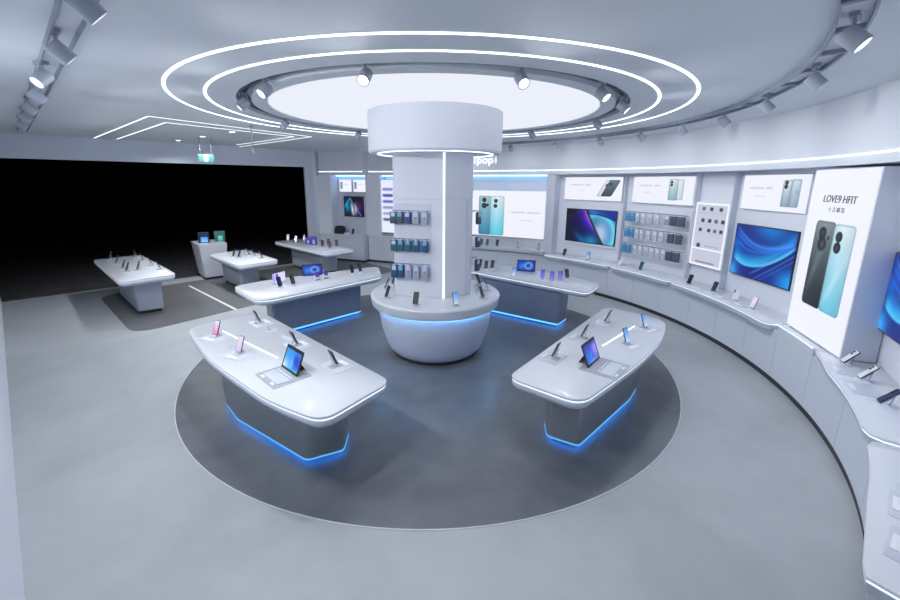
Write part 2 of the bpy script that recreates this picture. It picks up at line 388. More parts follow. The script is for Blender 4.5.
def f_led(u, v, w, h):
    x, y = u*w, v*h; g = base(u, (.77, .79, .86)); g = mixc(g, 1-rrect(x, y, .035, w-.035, .035, h-.035, .01, .02), (.97, .98, 1))
    for (xs, yv, r) in (((.18, .35, .55), 1.04, .03), ((.19, .34, .48, .62), .83, .032), ((.16, .35, .48, .61), .66, .03), ((.16,), .37, .035)):
        for i, xx in enumerate(xs): g = mixc(g, rrect(x, y, xx-r*1.1, xx+r*1.1, yv-r, yv+r, .008, .015)*(.95 if (i+len(xs)) % 3 else .7), (.20, .22, .27))
    for yv in (.97, .76, .60): g = mixc(g, rrect(x, y, .06, w-.06, yv-.006, yv+.002, .001, .008)*.5, (.62, .64, .72))
    g = mixc(g, rrect(x, y, .30, .60, .36, .385, .005, .015)*.6, (.6, .6, .68)); g = mixc(g, rrect(x, y, .14, .56, .055, .085, .005, .015)*.7, (.42, .43, .50))
    return mixc(g, rrect(x, y, .02, w-.02, .30, .325, .005, .01), (.98, .99, 1))
def f_six(u, v, w, h):
    x, y = u, v; g = base(u, (.90, .93, 1.0))
    for i, c in enumerate(((.52, .48, .78), (.28, .24, .66), (.38, .36, .78), (.55, .56, .74), (.58, .62, .74), (.32, .34, .42))):
        g = mixc(g, rrect(x, y*2.4, .25, .85, (.80-i*.115)*2.4, (.80-i*.115+.05)*2.4, .1, .08), c)
    return g
def f_small(u, v, w, h):
    x, y = u*w, v*h; g = base(u, (.95, .96, .99)); g = dash(g, x, y, w*.35, w*.8, h*.6, .012, .02, (.75, .76, .82), 5)
    return phone_pic(g, x, y, w*.08, w*.26, h*.25, h*.8, (.55, .6, .75), (.6, .7, .8), [], .03)
def f_violet(u, v, w, h):
    x, y = u*w, v*h; g = base(u, (.86, .86, .98)); g = mixc(g, rrect(x, y, 0, .03, 0, h, .01, .02), (.60, .50, .95)); return mixc(g, rrect(x, y, .06, .12, .04, .16, .015, .02), (.35, .22, .80))

# ------------------------------------------------------------------ room shell
AX, AY = -.154, 6.03                     # axis of the round counter and the ceiling rings
WC = (-.995, 6.134)                      # centre of the curved wall
H = 3.54
def wp(th, r): return (WC[0]+r*cos(R(th)), WC[1]+r*sin(R(th)))
LC = (-9.62, 8.345); LB = (1.5, -1.72)
E1 = (-4.30, 13.34)
BAYF = [(-4.15, 13.45), (-2.60, 12.85), (-2.45, 13.05), (-.80, 12.35)]
arc_out = [wp(t, 5.92) for t in range(-58, 79, 4)]
ROOM = [LB]+arc_out+[(-.55, 12.85), (-2.25, 13.62), (-3.95, 14.05), E1, LC]
def ray_poly(c, a, poly):
    d = (cos(a), sin(a)); best = None
    for i in range(len(poly)):
        p, q = poly[i], poly[(i+1) % len(poly)]; ex, ey = q[0]-p[0], q[1]-p[1]; den = d[0]*ey-d[1]*ex
        if abs(den) < 1e-9: continue
        t = ((p[0]-c[0])*ey-(p[1]-c[1])*ex)/den; s = ((p[0]-c[0])*d[1]-(p[1]-c[1])*d[0])/den
        if t > 0 and -1e-6 <= s <= 1+1e-6: best = t if best is None else max(best, t)
    return best
angs = sorted([2*pi*i/192 for i in range(192)]+[math.atan2(p[1]-AY, p[0]-AX) % (2*pi) for p in ROOM])
angs = [a for i, a in enumerate(angs) if i == 0 or a-angs[i-1] > 1e-4]
mb = MB(); n = len(angs); rings = []
for r, z in ((2.187, H+.03), (2.187, H), (2.36, H), (2.36, H+.09), (2.52, H+.09), (2.52, H)):
    rings.append([(AX+r*cos(a), AY+r*sin(a), z) for a in angs])
rings.append([(AX+ray_poly((AX, AY), a, ROOM)*cos(a), AY+ray_poly((AX, AY), a, ROOM)*sin(a), H) for a in angs])
mb.layers(rings, cap=False)
tag(mb.build('ceiling', 'ceiling_paint', ang=30), kind='structure')
tag(MB().prism(ROOM, -.1, 0).build('floor', 'floor_concrete'), kind='structure')
outer = [(LC[0]-.05, LC[1]+.05), (E1[0]-.05, E1[1]+.05), (-9, 34), (-34, 30), (-34, 8)]
ev = Vector((E1[0]-LC[0], E1[1]-LC[1])).normalized(); en = Vector((-ev.y, ev.x))        # en points outside
tag(MB().prism(outer, -.12, -.004).build('floor', 'asphalt'), kind='structure')
def wall(pts, z0, z1, th, name, m, side=1, closed=False, **k):
    off = []
    for i, p in enumerate(pts):
        a = Vector(pts[max(i-1, 0)]); b = Vector(pts[min(i+1, len(pts)-1)]); d = (b-a).normalized(); nn = Vector((d.y, -d.x))*side
        off.append((p[0]+nn.x*th, p[1]+nn.y*th))
    return tag(MB().prism(list(pts)+off[::-1], z0, z1).build(name, m, **k), kind='structure')
wall([LC, LB], 0, H+.1, .15, 'wall_left', 'wall_paint', side=1)
wall([LB, arc_out[0]], 0, H+.1, .15, 'wall_back', 'wall_paint', side=1)
facets = [78, 64, 49.8, 30.6, 14.5, 6.6, -11.3, -23.5, -41, -58]
wall([wp(t, 5.92) for t in facets][::-1], 0, H+.1, .15, 'wall_right', 'wall_paint', side=1, ang=3)
wall([wp(78, 5.92), (-.55, 12.85), (-2.25, 13.62), (-3.95, 14.05), E1], 0, H+.1, .15, 'wall_front', 'wall_paint', side=1, ang=10)
# entrance fascia and jamb
fa = [LC, tuple(Vector(E1)+ev*.0)]
wall(fa, 3.04, H+.1, .18, 'trim_1', 'fascia_paint', side=-1)
jb = [tuple(Vector(E1)-ev*.26), E1]
wall(jb, 0, 3.04, .12, 'trim_2', 'pilaster_paint', side=-1)
j2 = [tuple(Vector(E1)-ev*.30), tuple(Vector(E1)-ev*.20)]
wall(j2, 0, 3.04, .06, 'trim_3', 'bulkhead_paint', side=1)
# bulkhead above the displays (curved) and its straight continuation
bulk = [wp(t, 5.56) for t in np.linspace(-58, 78, 90)]
wall(bulk, 2.80, H+.0, .34, 'trim_4', 'bulkhead_paint', side=1, ang=20)
wall([bulk[-1]]+BAYF[::-1], 2.80, H, .42, 'trim_5', 'bulkhead_paint', side=1, ang=10)
def strip_arc(pts, z0, z1, th, side=-1):
    off = []
    for i, p in enumerate(pts):
        a = Vector(pts[max(i-1, 0)]); b = Vector(pts[min(i+1, len(pts)-1)]); d = (b-a).normalized(); nn = Vector((d.y, -d.x))*side
        off.append((p[0]+nn.x*th, p[1]+nn.y*th))
    return MB().prism(list(pts)+off[::-1], z0, z1)
t = strip_arc(bulk, 2.893, 2.909, .012).build('linear_light', 'wall_line', ang=20)
tag(t, 'long white light line running round the curved bulkhead above the wall displays', 'light')
t = strip_arc(BAYF[2:][::-1], 2.893, 2.909, .012).build('linear_light', 'wall_line'); tag(t, 'short white light line above the tall backlit panel left of the column', 'light')
t = strip_arc(BAYF[:2][::-1], 2.893, 2.909, .012).build('linear_light', 'wall_line'); tag(t, 'short white light line above the small niche beside the entrance', 'light')
# floor inlays
circ = [(AX-.04+3.454*cos(2*pi*i/128), AY+3.454*sin(2*pi*i/128)) for i in range(128)]
tag(MB().prism(circ, 0, .004).build('floor', 'floor_dark'), kind='structure')
t = MB(); t.lathe([(3.452, 0), (3.452, .0055), (3.462, .0055), (3.462, 0)], 128, Matrix.Translation((AX-.04, AY, 0)), closed=True); tag(t.build('trim_6', 'tray_grey'), kind='structure')
sd = Vector((-.741, .671)); se = Vector((.60, .80))
S0 = Vector((-5.38, 6.52))
strip = [S0, S0+se*6.6, S0+se*6.6+sd*3.0, S0+sd*3.45]
strip = rnd([tuple(p) for p in strip], .45, 8)
tag(MB().prism(strip, 0, .004).build('floor', 'floor_strip'), kind='structure')
wl0 = Vector((-6.46, 9.80)); wl1 = Vector((-4.30, 7.90)); wd_ = (wl1-wl0).normalized(); wn = Vector((-wd_.y, wd_.x))*.025
tag(MB().prism([tuple(wl0-wn), tuple(wl1-wn), tuple(wl1+wn), tuple(wl0+wn)], .004, .007).build('trim_7', 'white_line'), kind='structure')

# ------------------------------------------------------------------ ceiling lights
t = MB().prism([(AX+2.18*cos(2*pi*i/96), AY+2.18*sin(2*pi*i/96)) for i in range(96)], H+.012, H+.03).build('luminous_ceiling_disc', 'disc_light')
tag(t, 'large round glowing white light panel in the ceiling above the column', 'ceiling light')
for r, lab in ((3.179, 'outer of the two thin white ring lights on the ceiling'), (2.82, 'inner of the two thin white ring lights on the ceiling')):
    t = MB().lathe([(r-.014, H-.006), (r-.014, H), (r+.014, H), (r+.014, H-.006)], 160, Matrix.Translation((AX, AY, 0)), closed=True).build('ring_light', 'line_light')
    tag(t, lab, 'ring light', 'ring lights on the ceiling')
t = MB().lathe([(2.40, H+.03), (2.40, H+.088), (2.485, H+.088), (2.485, H+.03), (2.47, H+.03), (2.47, H+.07), (2.415, H+.07), (2.415, H+.03)], 120, Matrix.Translation((AX, AY, 0)), closed=True).build('circular_track', 'groove_metal')
tag(t, 'dark grey circular lighting track recessed round the glowing disc', 'lighting track')
def bar2(p, q, w, z0, z1):
    p = Vector(p); q = Vector(q); d = (q-p).normalized(); nn = Vector((-d.y, d.x))*w/2
    return MB().prism([tuple(p-nn), tuple(q-nn), tuple(q+nn), tuple(p+nn)], z0, z1)
for nm, pts in (('outer', [(-8.09, 9.65), (-4.47, 6.37), (-2.92, 9.10), (-5.85, 11.83)]), ('inner', [(-7.72, 9.85), (-4.66, 7.03), (-3.30, 9.10), (-5.60, 11.2)])):
    t = MB()
    for a, b in zip(pts[:-1], pts[1:]):
        a2 = Vector(a); b2 = Vector(b); d = (b2-a2).normalized()*.011; nn = Vector((-d.y, d.x))
        t.prism([tuple(a2-d-nn), tuple(b2+d-nn), tuple(b2+d+nn), tuple(a2-d+nn)], H-.006, H)
    tag(t.build('angular_line_light', 'seam_light'), nm+' of the two angular white light lines on the ceiling near the entrance', 'light line', 'angular ceiling lines')
for i, (x, y) in enumerate([(-6.45, 10.1), (-5.33, 9.2), (-4.23, 8.33)]):
    e = empty('downlight', (x, y, H), 0, ['recessed downlight nearest the left end of the entrance fascia', 'recessed downlight behind the hanging exit sign', 'recessed downlight nearest the ceiling rings'][i], 'downlight', 'recessed downlights')
    MB().lathe([(.05, -.001), (.075, -.006), (.085, 0)], 24).build('trim_ring', 'frame_white', e); MB().cyl((0, 0, -.004), (0, 0, 0), .05, 20).build('lens', 'lens_light', e)
    ld = bpy.data.lights.new('down_beam', 'SPOT'); ld.energy = 190; ld.spot_size = R(150); ld.spot_blend = 1; ld.shadow_soft_size = .05; ld.color = (.97, .985, 1)
    lo_ = bpy.data.objects.new('down_beam', ld); COL.objects.link(lo_); lo_.parent = e; lo_.location = (0, 0, -.01)
# left straight track
TL0 = Vector((-8.15, 8.10)); TL1 = Vector((-.4, .93)); td = (TL1-TL0).normalized(); tn = Vector((-td.y, td.x))
t = empty('ceiling_track', (0, 0, 0), 0, 'straight grey lighting track along the left side of the ceiling', 'lighting track')
def chan(p, q, w, z0, z1):
    mb = MB(); p = Vector(p); q = Vector(q); d = (q-p).normalized(); nn = Vector((-d.y, d.x))
    for a, b in ((-w/2, -w/2+.012), (w/2-.012, w/2)):
        mb.prism([tuple(p+nn*a), tuple(q+nn*a), tuple(q+nn*b), tuple(p+nn*b)], z0, z1)
    return mb
chan(TL0, TL1, .14, H-.045, H).build('side_rail', 'track_metal', t)
mb = MB(); mb.prism([tuple(TL0+tn*-.058), tuple(TL1+tn*-.058), tuple(TL1+tn*.058), tuple(TL0+tn*.058)], H-.012, H); mb.build('back_plate', 'bulkhead_paint', t)
# right curved track
t = empty('ceiling_track', (0, 0, 0), 0, 'curved grey lighting track following the right wall on the ceiling', 'lighting track')
def arcpts(r, a0, a1, n): return [wp(a, r) for a in np.linspace(a0, a1, n)]
def trk(off, a0, a1, n): return [wp(a, 4.66+.26*(max(0, -20-a)/30)**1.4+off) for a in np.linspace(a0, a1, n)]
mb = MB()
for r0, r1 in ((-.08, -.068), (.068, .08)): mb.prism(trk(r0, -62, 92, 90)+trk(r1, -62, 92, 90)[::-1], H-.045, H)
mb.build('side_rail', 'track_metal', t)
MB().prism(trk(-.068, -62, 92, 90)+trk(.068, -62, 92, 90)[::-1], H-.012, H).build('back_plate', 'bulkhead_paint', t)
for a in np.linspace(-58, 88, 24):
    p = trk(-.068, a-.25, a+.25, 2); q = trk(.068, a-.25, a+.25, 2); MB().prism(p+q[::-1], H-.04, H-.012).build('cross_bar', 'track_metal', t)

def make_spot():
    e = empty('track_spotlight', (0, 0, 0), 0, 'x', 'spotlight')
    MB().box((-.07, -.025, -.03), (.07, .025, 0)).build('adapter', 'bracket_grey', e)
    MB().cyl((0, 0, -.11), (0, 0, -.03), .012, 10).build('stem', 'bracket_grey', e)
    d = Vector((0, .72, -.69)); c = Vector((0, .0, -.135)); a = c-d*.05; b = c+d*.09
    q = d.to_track_quat('Z', 'Y').to_matrix().to_4x4(); q.translation = a
    hs = MB().lathe([(0, 0), (.056, 0), (.060, .006), (.060, .14), (.052, .14), (.048, .128), (0, .128)], 28, q).build('housing', 'lamp_white', e)
    q2 = q.copy(); q2.translation = b-d*.008
    MB().cyl(b-d*.0115, b-d*.007, .047, 24).build('lens', 'lens_light', hs)
    e.scale = (.88, .88, .88)
    ld = bpy.data.lights.new('spot_beam', 'SPOT'); ld.energy = SPOT_W; ld.spot_size = R(140); ld.spot_blend = 1.; ld.shadow_soft_size = .045; ld.color = (.97, .985, 1)
    lo = bpy.data.objects.new('spot_beam', ld); COL.objects.link(lo); lo.parent = e; lo.location = b+d*.01
    lo.rotation_euler = (-d).to_track_quat('Z', 'Y').to_euler()
    return e
SPOT = make_spot()
def spot(watts, loc, rz, label, group):
    o = place(SPOT, loc, rz, label, group)
    for c in o.children:
        if c.type == 'LIGHT': c.data = c.data.copy(); c.data.energy = watts*SPOT_W/70
    return o
def rz_to(dx, dy): return math.atan2(dy, dx)-pi/2        # local +Y toward (dx,dy)
ringlab = ['spotlight on the circular track, front left of the glowing disc', 'spotlight on the circular track, front right of the glowing disc', 'spotlight on the circular track at the far left, nearer one', 'small spotlight on the circular track at the far left, behind the nearer one',
  'spotlight on the circular track, back left near the ceiling rings', 'spotlight on the circular track just left of the column drum', 'spotlight on the circular track just right of the column drum', 'spotlight on the circular track, back right beside the disc', 'spotlight on the circular track at the far right, nearer one', 'spotlight on the circular track at the far right, just behind the nearer one']
for a, lab in zip([-102.5, -71, -131, -153, 166, 128, 45, 8, -46, -26], ringlab):
    x, y = AX+2.44*cos(R(a)), AY+2.44*sin(R(a)); spot(77, (x, y, H+.05), rz_to(cos(R(a)), sin(R(a))), lab, 'spotlights on the circular track')
nth = ['nearest', 'second nearest', 'third nearest', 'fourth nearest', 'fifth nearest', 'sixth nearest', 'farthest']
for i, s in enumerate([2.55, 3.6, 4.65, 5.7, 6.75, 7.8, 8.9]):
    p = Vector((0.18, .39))+Vector((-.741, .671))*s*1.0
    spot(85, (p.x, p.y, H-.01), rz_to(.671 if i != 2 else -.3, .741 if i != 2 else -.9), nth[i]+' spotlight on the straight left ceiling track', 'spotlights on the left track')
nth2 = ['nearest', 'second nearest', 'third', 'fourth', 'fifth', 'sixth', 'seventh', 'eighth', 'ninth', 'tenth']
for i, a in enumerate([-48, -34.2, -20, -7, 5, 17, 29, 43, 57, 71]):
    x, y = trk(0, a, a, 1)[0]; spot(13, (x, y, H-.01), rz_to(cos(R(a)), sin(R(a))), nth2[i]+' spotlight along the curved right ceiling track, counted from the near end', 'spotlights on the curved track')
# exit sign and hanging camera
e = empty('exit_sign', (-5.45, 9.45, H), rz_to(5.45, -9.45)+pi, 'small green lit exit sign hanging on two rods near the entrance', 'exit sign')
for x in (-.10, .12): MB().cyl((x, 0, -.36), (x, 0, 0), .008, 8).build('rod', 'rod_grey', e)
MB().box((-.16, -.02, -.54), (.16, .02, -.36), ch=.004).build('case', 'exit_case', e)
b = MB(); b.box((-.04, -.024, -.51), (.035, -.018, -.385)); b.build('lit_panel', 'exit_lit', e)
b = MB(); b.box((-.13, -.024, -.50), (-.075, -.019, -.40)); b.box((.085, -.024, -.50), (.135, -.019, -.40)); b.build('dark_pictogram', 'green_dark', e)
e = empty('hanging_camera', (-3.43, 7.42, H), 0, 'small grey camera hanging on a thin rod left of the ceiling rings', 'camera')
MB().cyl((0, 0, -.40), (0, 0, 0), .009, 8).build('rod', 'rod_grey', e); MB().lathe([(0, -.47), (.035, -.465), (.045, -.43), (.045, -.40), (0, -.40)], 20).build('dome', 'rod_grey', e); MB().lathe([(.02, 0), (.04, -.002), (.04, -.01), (.0, -.012)], 16).build('ceiling_plate', 'rod_grey', e)

# ------------------------------------------------------------------ column
e = empty('column', (0, 0, 0), kind='structure')
CP = [(-.75, 5.80), (-.03, 5.62), (.36, 5.86), (.42, 6.12), (.25, 6.45), (-.5, 6.52), (-.79, 6.2)]
cpr = rnd(CP, [.03, .01, .03, .15, .2, .2, .12], 4)
MB().prism(cpr, .94, 2.355).build('lower_panel', 'column_paint', e); MB().prism(inset(cpr, .012), 2.355, 2.37).build('shadow_gap', 'bulkhead_paint', e); MB().prism(cpr, 2.37, 3.02).build('upper_panel', 'column_paint', e)
MB().lathe([(0, 2.99), (.80, 2.99), (.90, 2.98), (.935, 2.985), (.951, 3.01), (.951, 3.535), (0, 3.535)], 96, Matrix.Translation((AX, AY, 0))).build('drum', 'drum_paint', e, ang=30)
t = MB().lathe([(.812, 2.978), (.812, 2.992), (.830, 2.992), (.830, 2.978)], 96, Matrix.Translation((AX, AY, 0)), closed=True).build('ring_light', 'line_light'); tag(t, 'thin white ring light under the round drum on top of the column', 'ring light')
t = MB().box((-.013, -.010, 0), (.013, .004, 2.04)).build('vertical_light', 'seam_light'); t.location = (-.025, 5.617, .945); t.rotation_euler.z = R(8); tag(t, 'vertical white light line down the front edge of the column', 'light line')
for (px, a) in (((.34, 5.80), 0),):
    t = MB().box((-.006, -.004, 0), (.006, .004, 1.38)).build('trim_8', 'pilaster_paint'); t.location = (.305, 5.815, .96); t.rotation_euler.z = R(30); tag(t, kind='structure')

# ------------------------------------------------------------------ round counter
e = empty('round_counter', (AX, AY, 0), 0, 'round white bowl shaped counter around the column with a blue glow under the rim', 'counter')
MB().lathe([(.25, .90), (.25, .937), (.965, .937), (.985, .932), (.993, .918), (.990, .885), (.972, .80), (.960, .787), (.945, .785), (.935, .79), (.932, .815), (.86, .815), (.86, .90)], 96, closed=True).build('worktop', 'solid_surface', e, ang=30)
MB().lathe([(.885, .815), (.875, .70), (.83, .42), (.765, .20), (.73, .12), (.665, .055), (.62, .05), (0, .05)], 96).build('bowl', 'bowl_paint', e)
MB().lathe([(.900, .800), (.900, .810), (.928, .810), (.928, .800)], 96, closed=True).build('glow_strip', 'bowl_glow', e)
MB().lathe([(.945, .937), (.945, .941), (.975, .941), (.975, .937)], 96, closed=True).build('rim_band', 'edge_white', e)
MB().lathe([(0, 0), (.66, 0), (.66, .05), (0, .05)], 64).build('toe_base', 'kick', e)

# ------------------------------------------------------------------ display tables
def table(name_label, top, ped, pedmat, glow, group, radii=.13, line=None, pedlight=None, pz=.665):
    cx = sum(p[0] for p in top)/len(top); cy = sum(p[1] for p in top)/len(top)
    sh = lambda P: [(x-cx, y-cy) for x, y in P]
    e = empty('display_table', (cx, cy, 0), 0, name_label, 'table', group)
    o = rnd(sh(top), radii, 6)
    def ring(P, z): return [(x, y, z) for x, y in P]
    MB().layers([ring(inset(o, .012), .752), ring(inset(o, .004), .756), ring(o, .762), ring(o, .774), ring(inset(o, .006), .78)]).build('tabletop', 'solid_surface', e, ang=50)
    MB().prism(inset(o, .010), .738, .752).build('light_strip', 'edge_light' if glow else 'edge_light_soft', e)
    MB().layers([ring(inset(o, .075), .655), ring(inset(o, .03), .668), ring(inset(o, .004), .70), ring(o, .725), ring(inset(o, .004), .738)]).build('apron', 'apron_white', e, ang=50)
    p = rnd(sh(ped), .05, 4)
    MB().layers([ring(inset(p, .012), .068), ring(p, .072), ring(inset(p, -.02), .655)]).build('pedestal', pedmat, e, ang=50)
    MB().prism(inset(p, .06), 0, .05).build('plinth', 'kick', e)
    if glow:
        MB().prism(inset(p, -.004), .054, .065 if glow == 1 else .075).build('plinth_light', 'blue_light' if glow == 1 else 'cyan_light', e)
        MB().prism(inset(p, .035), .030, .049).build('under_light', 'under_blue', e)
    if line:
        a, b = line; d = (Vector(b)-Vector(a)).normalized(); nn = Vector((-d.y, d.x))*.011; a = Vector(a)-Vector((cx, cy)); b = Vector(b)-Vector((cx, cy))
        MB().prism([tuple(a-nn), tuple(b-nn), tuple(b+nn), tuple(a+nn)], .7795, .7815).build('centre_line', 'seam_light', e)
    return e
LINE_L = ((-2.76, 4.7), (-1.76, 3.93)); LINE_R = ((2.47, 4.96), (1.8, 4.3))
ra = [.22, .14, .16, .5, .6, .2]
table('large white display table at front left with a tablet, dark steel pedestal glowing blue below', [(-2.62, 5.46), (-.50, 3.45), (-.95, 2.80), (-1.49, 3.08), (-2.56, 3.97), (-3.27, 4.80)],
      [(-2.56, 4.25), (-2.25, 3.92), (-1.28, 3.27), (-.97, 3.42), (-.99, 3.70), (-2.25, 4.75)], 'steel', 1, 'display tables around the column', ra, LINE_L)
table('large white display table at front right with a tablet, dark steel pedestal glowing blue below', [(2.42, 5.80), (.60, 3.55), (1.16, 3.08), (2.05, 3.90), (2.69, 4.62), (3.0, 5.20)],
      [(1.05, 3.66), (1.32, 3.50), (2.22, 4.38), (2.43, 4.66), (2.15, 4.9), (1.08, 3.9)], 'steel', 1, 'display tables around the column', [.2, .14, .18, .5, .6, .2], LINE_R)
table('white display table behind left of the round counter with a small tablet and purple phones', [(-2.88, 5.95), (-1.25, 7.70), (-1.48, 8.65), (-2.73, 7.78), (-3.37, 7.32), (-3.76, 6.85)],
      [(-2.88, 6.42), (-1.68, 7.68), (-1.88, 8.02), (-3.16, 6.80)], 'pedestal_blue', 2, 'display tables around the column', [.3, .14, .2, .6, .5, .2])
table('white display table behind right of the round counter with a tablet and purple phones', [(.35, 8.42), (2.42, 6.58), (2.87, 7.18), (2.53, 7.78), (1.91, 8.25), (.9, 9.2)],
      [(.66, 7.97), (2.06, 6.96), (2.32, 7.30), (.95, 8.35)], 'pedestal_blue', 2, 'display tables around the column', [.2, .15, .16, .4, .5, .2])
table('white display table standing alone nearest the dark entrance', [(-8.22, 9.19), (-5.98, 7.12), (-5.36, 7.80), (-7.60, 9.87)],
      [(-7.40, 8.80), (-6.04, 7.55), (-5.70, 7.80), (-7.05, 9.12)], 'pedestal_grey', 0, 'display tables by the entrance', .14)
table('white display table beside the tapered service desk, near the entrance', [(-6.0, 10.0), (-4.55, 8.62), (-3.92, 9.30), (-5.42, 10.75)],
      [(-5.80, 10.20), (-4.99, 9.50), (-4.68, 9.86), (-5.35, 10.5)], 'pedestal_grey', 0, 'display tables by the entrance', .14)
table('white display table farthest back by the entrance jamb, with purple boxes', [(-5.30, 12.25), (-3.10, 10.22), (-2.48, 10.88), (-4.68, 12.92)],
      [(-4.75, 12.2), (-3.50, 11.1), (-3.15, 11.5), (-4.40, 12.6)], 'pedestal_grey', 0, 'display tables by the entrance', .16)
# recess inlays in the tops are part of the trays below
e = empty('service_desk', (-6.50, 10.92, 0), R(42), 'white tapered service desk beside the entrance table, carrying two glowing boxes', 'desk')
lo = [(-.42, -.26), (.42, -.26), (.42, .26), (-.42, .26)]; hi = [(-.50, -.34), (.50, -.34), (.50, .34), (-.50, .34)]
lo = rnd([(y, x) for x, y in lo][::-1], .04, 3); hi = rnd([(y, x) for x, y in hi][::-1], .04, 3)
MB().layers([[(x, y, .06) for x, y in lo], [(x, y, .93) for x, y in hi]]).build('body', 'wall_paint', e, ang=50); MB().prism(hi, .93, .95).build('top', 'solid_surface', e); MB().prism(inset(lo, .04), 0, .06).build('plinth', 'kick', e)

# ------------------------------------------------------------------ base cabinets and wall counters
def facet_r(t):
    for p, q in zip(facets[:-1], facets[1:]):
        if q-1e-6 <= t <= p+1e-6: return 5.92*cos(R((p-q)/2))/cos(R(t-(p+q)/2))
    return 5.9
def backpts(a, b):
    ts = sorted(set([a, b]+[t for t in facets if b < t < a]), reverse=True); return [wp(t, facet_r(t)-.004) for t in ts]
base_lab = []
def arcpoly(r0, r1, a0, a1, n=8): return arcpts(r0, a0, a1, n)+arcpts(r1, a0, a1, n)[::-1]
cab_edges = [78, 70.8, 64, 57, 49.8, 43.6, 37.3, 30.9, 23.8, 16.6, 8.9, 2.2, -5, -12, -20.2, -29, -38.6, -48, -56.7]
names = ['far back behind the column', 'under the back shelf, left', 'under the back shelf, middle', 'under the back shelf, right', 'under the petal picture screen, left', 'under the petal picture screen, middle', 'under the petal picture screen, right',
  'below the white phone cases', 'below the clear and dark phone cases', 'below the glowing product panel, left', 'below the glowing product panel, right', 'below the blue wave screen, left', 'below the blue wave screen, right',
  'directly below the tall phone poster', 'at the start of the counter with leaning phones', 'below the two pale leaning phones', 'below the dark leaning phone', 'at the near right end of the wall']
for i, (a, b) in enumerate(zip(cab_edges[:-1], cab_edges[1:])):
    r0 = 5.49 if b < 49.7 else 5.62
    zt = .79 if -20.3 <= b and a <= -11.9 else .70
    c = wp((a+b)/2, r0); e = empty('base_cabinet', (c[0], c[1], 0), 0, 'pale grey base cabinet panel '+names[i], 'cabinet', 'base cabinets along the curved wall')
    P = arcpts(r0, a-.03, b+.03, 8)+backpts(a-.03, b+.03)[::-1]; P = [(x-c[0], y-c[1]) for x, y in P]; MB().prism(P, .075, zt).build('front_panel', 'cabinet_lacquer', e, ang=20)
    P = arcpts(r0+.01, a, b, 8)+backpts(a, b)[::-1]; P = [(x-c[0], y-c[1]) for x, y in P]; MB().prism(P, 0, .075).build('toe_kick', 'kick', e, ang=20)
def counter(a, b, r0, label, zt=.795, start=None, endr=False):
    front = []
    da = 1.0
    front += [wp(a, r0+.10), wp(a-.35, r0+.03), wp(a-1.1, r0)]
    if start: front = [wp(a, 5.50), wp(a-2.5, 5.455), wp(a-5, 5.41)]
    s0 = a-1.1 if not start else a-7
    if endr: front += [wp(t, r0) for t in np.linspace(s0, b+8, 12)]+[wp(b+5.5, r0+.012), wp(b+3, r0+.035), wp(b+1, r0+.06), wp(b, r0+.09)]
    else: front += [wp(t, r0) for t in np.linspace(s0, b+1.3, 14)]+[wp(b+.4, r0+.03), wp(b, r0+.10)]
    P = backpts(a, b)[::-1]+front; P = P[::-1]; c = wp((a+b)/2, r0+.2); P = [(x-c[0], y-c[1]) for x, y in P]
    e = empty('wall_counter', (c[0], c[1], 0), 0, label, 'counter', 'counters along the curved wall')
    r = lambda Q, z: [(x, y, z) for x, y in Q]
    MB().layers([r(inset(P, .008), zt-.024), r(P, zt-.018), r(P, zt-.006), r(inset(P, .006), zt)]).build('worktop', 'solid_surface', e, ang=50)
    MB().prism(inset(P, .008), zt-.036, zt-.024).build('light_strip', 'edge_light', e)
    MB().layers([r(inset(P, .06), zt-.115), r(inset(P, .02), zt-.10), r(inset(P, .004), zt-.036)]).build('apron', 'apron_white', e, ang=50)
    return e
counter(49.3, 30.5, 5.36, 'white wall counter below the petal picture screen')
counter(30.1, 13.9, 5.36, 'white wall counter below the hanging phone cases')
counter(13.5, -11.2, 5.36, 'long white wall counter below the glowing panel and the blue wave screen')
counter(-20.2, -40.2, 5.385, 'white wall counter with pale and dark leaning phones right of the tall poster', start=True)
counter(-40.9, -56.9, 5.385, 'nearest white wall counter at the right edge of the view', endr=True)
# ledge with light under the tall poster
t = empty('poster_ledge', (0, 0, 0), 0, 'narrow white ledge with a light edge at the foot of the tall phone poster', 'ledge')
MB().prism(arcpoly(5.49, 5.545, -11.4, -20.1), .790, .795).build('shelf', 'solid_surface', t); MB().prism(arcpoly(5.478, 5.489, -11.4, -20.1), .780, .792).build('light_strip', 'edge_light', t)
# back shelf
t = empty('wall_shelf', (0, 0, 0), 0, 'white shelf under the wide back poster, carrying small phones', 'shelf')
MB().prism(arcpts(5.50, 50.1, 77.8, 14)+backpts(77.8, 50.1), .80, .84).build('board', 'solid_surface', t); MB().prism(arcpts(5.52, 50.1, 77.8, 14)+backpts(77.8, 50.1), .74, .80).build('apron', 'apron_white', t)

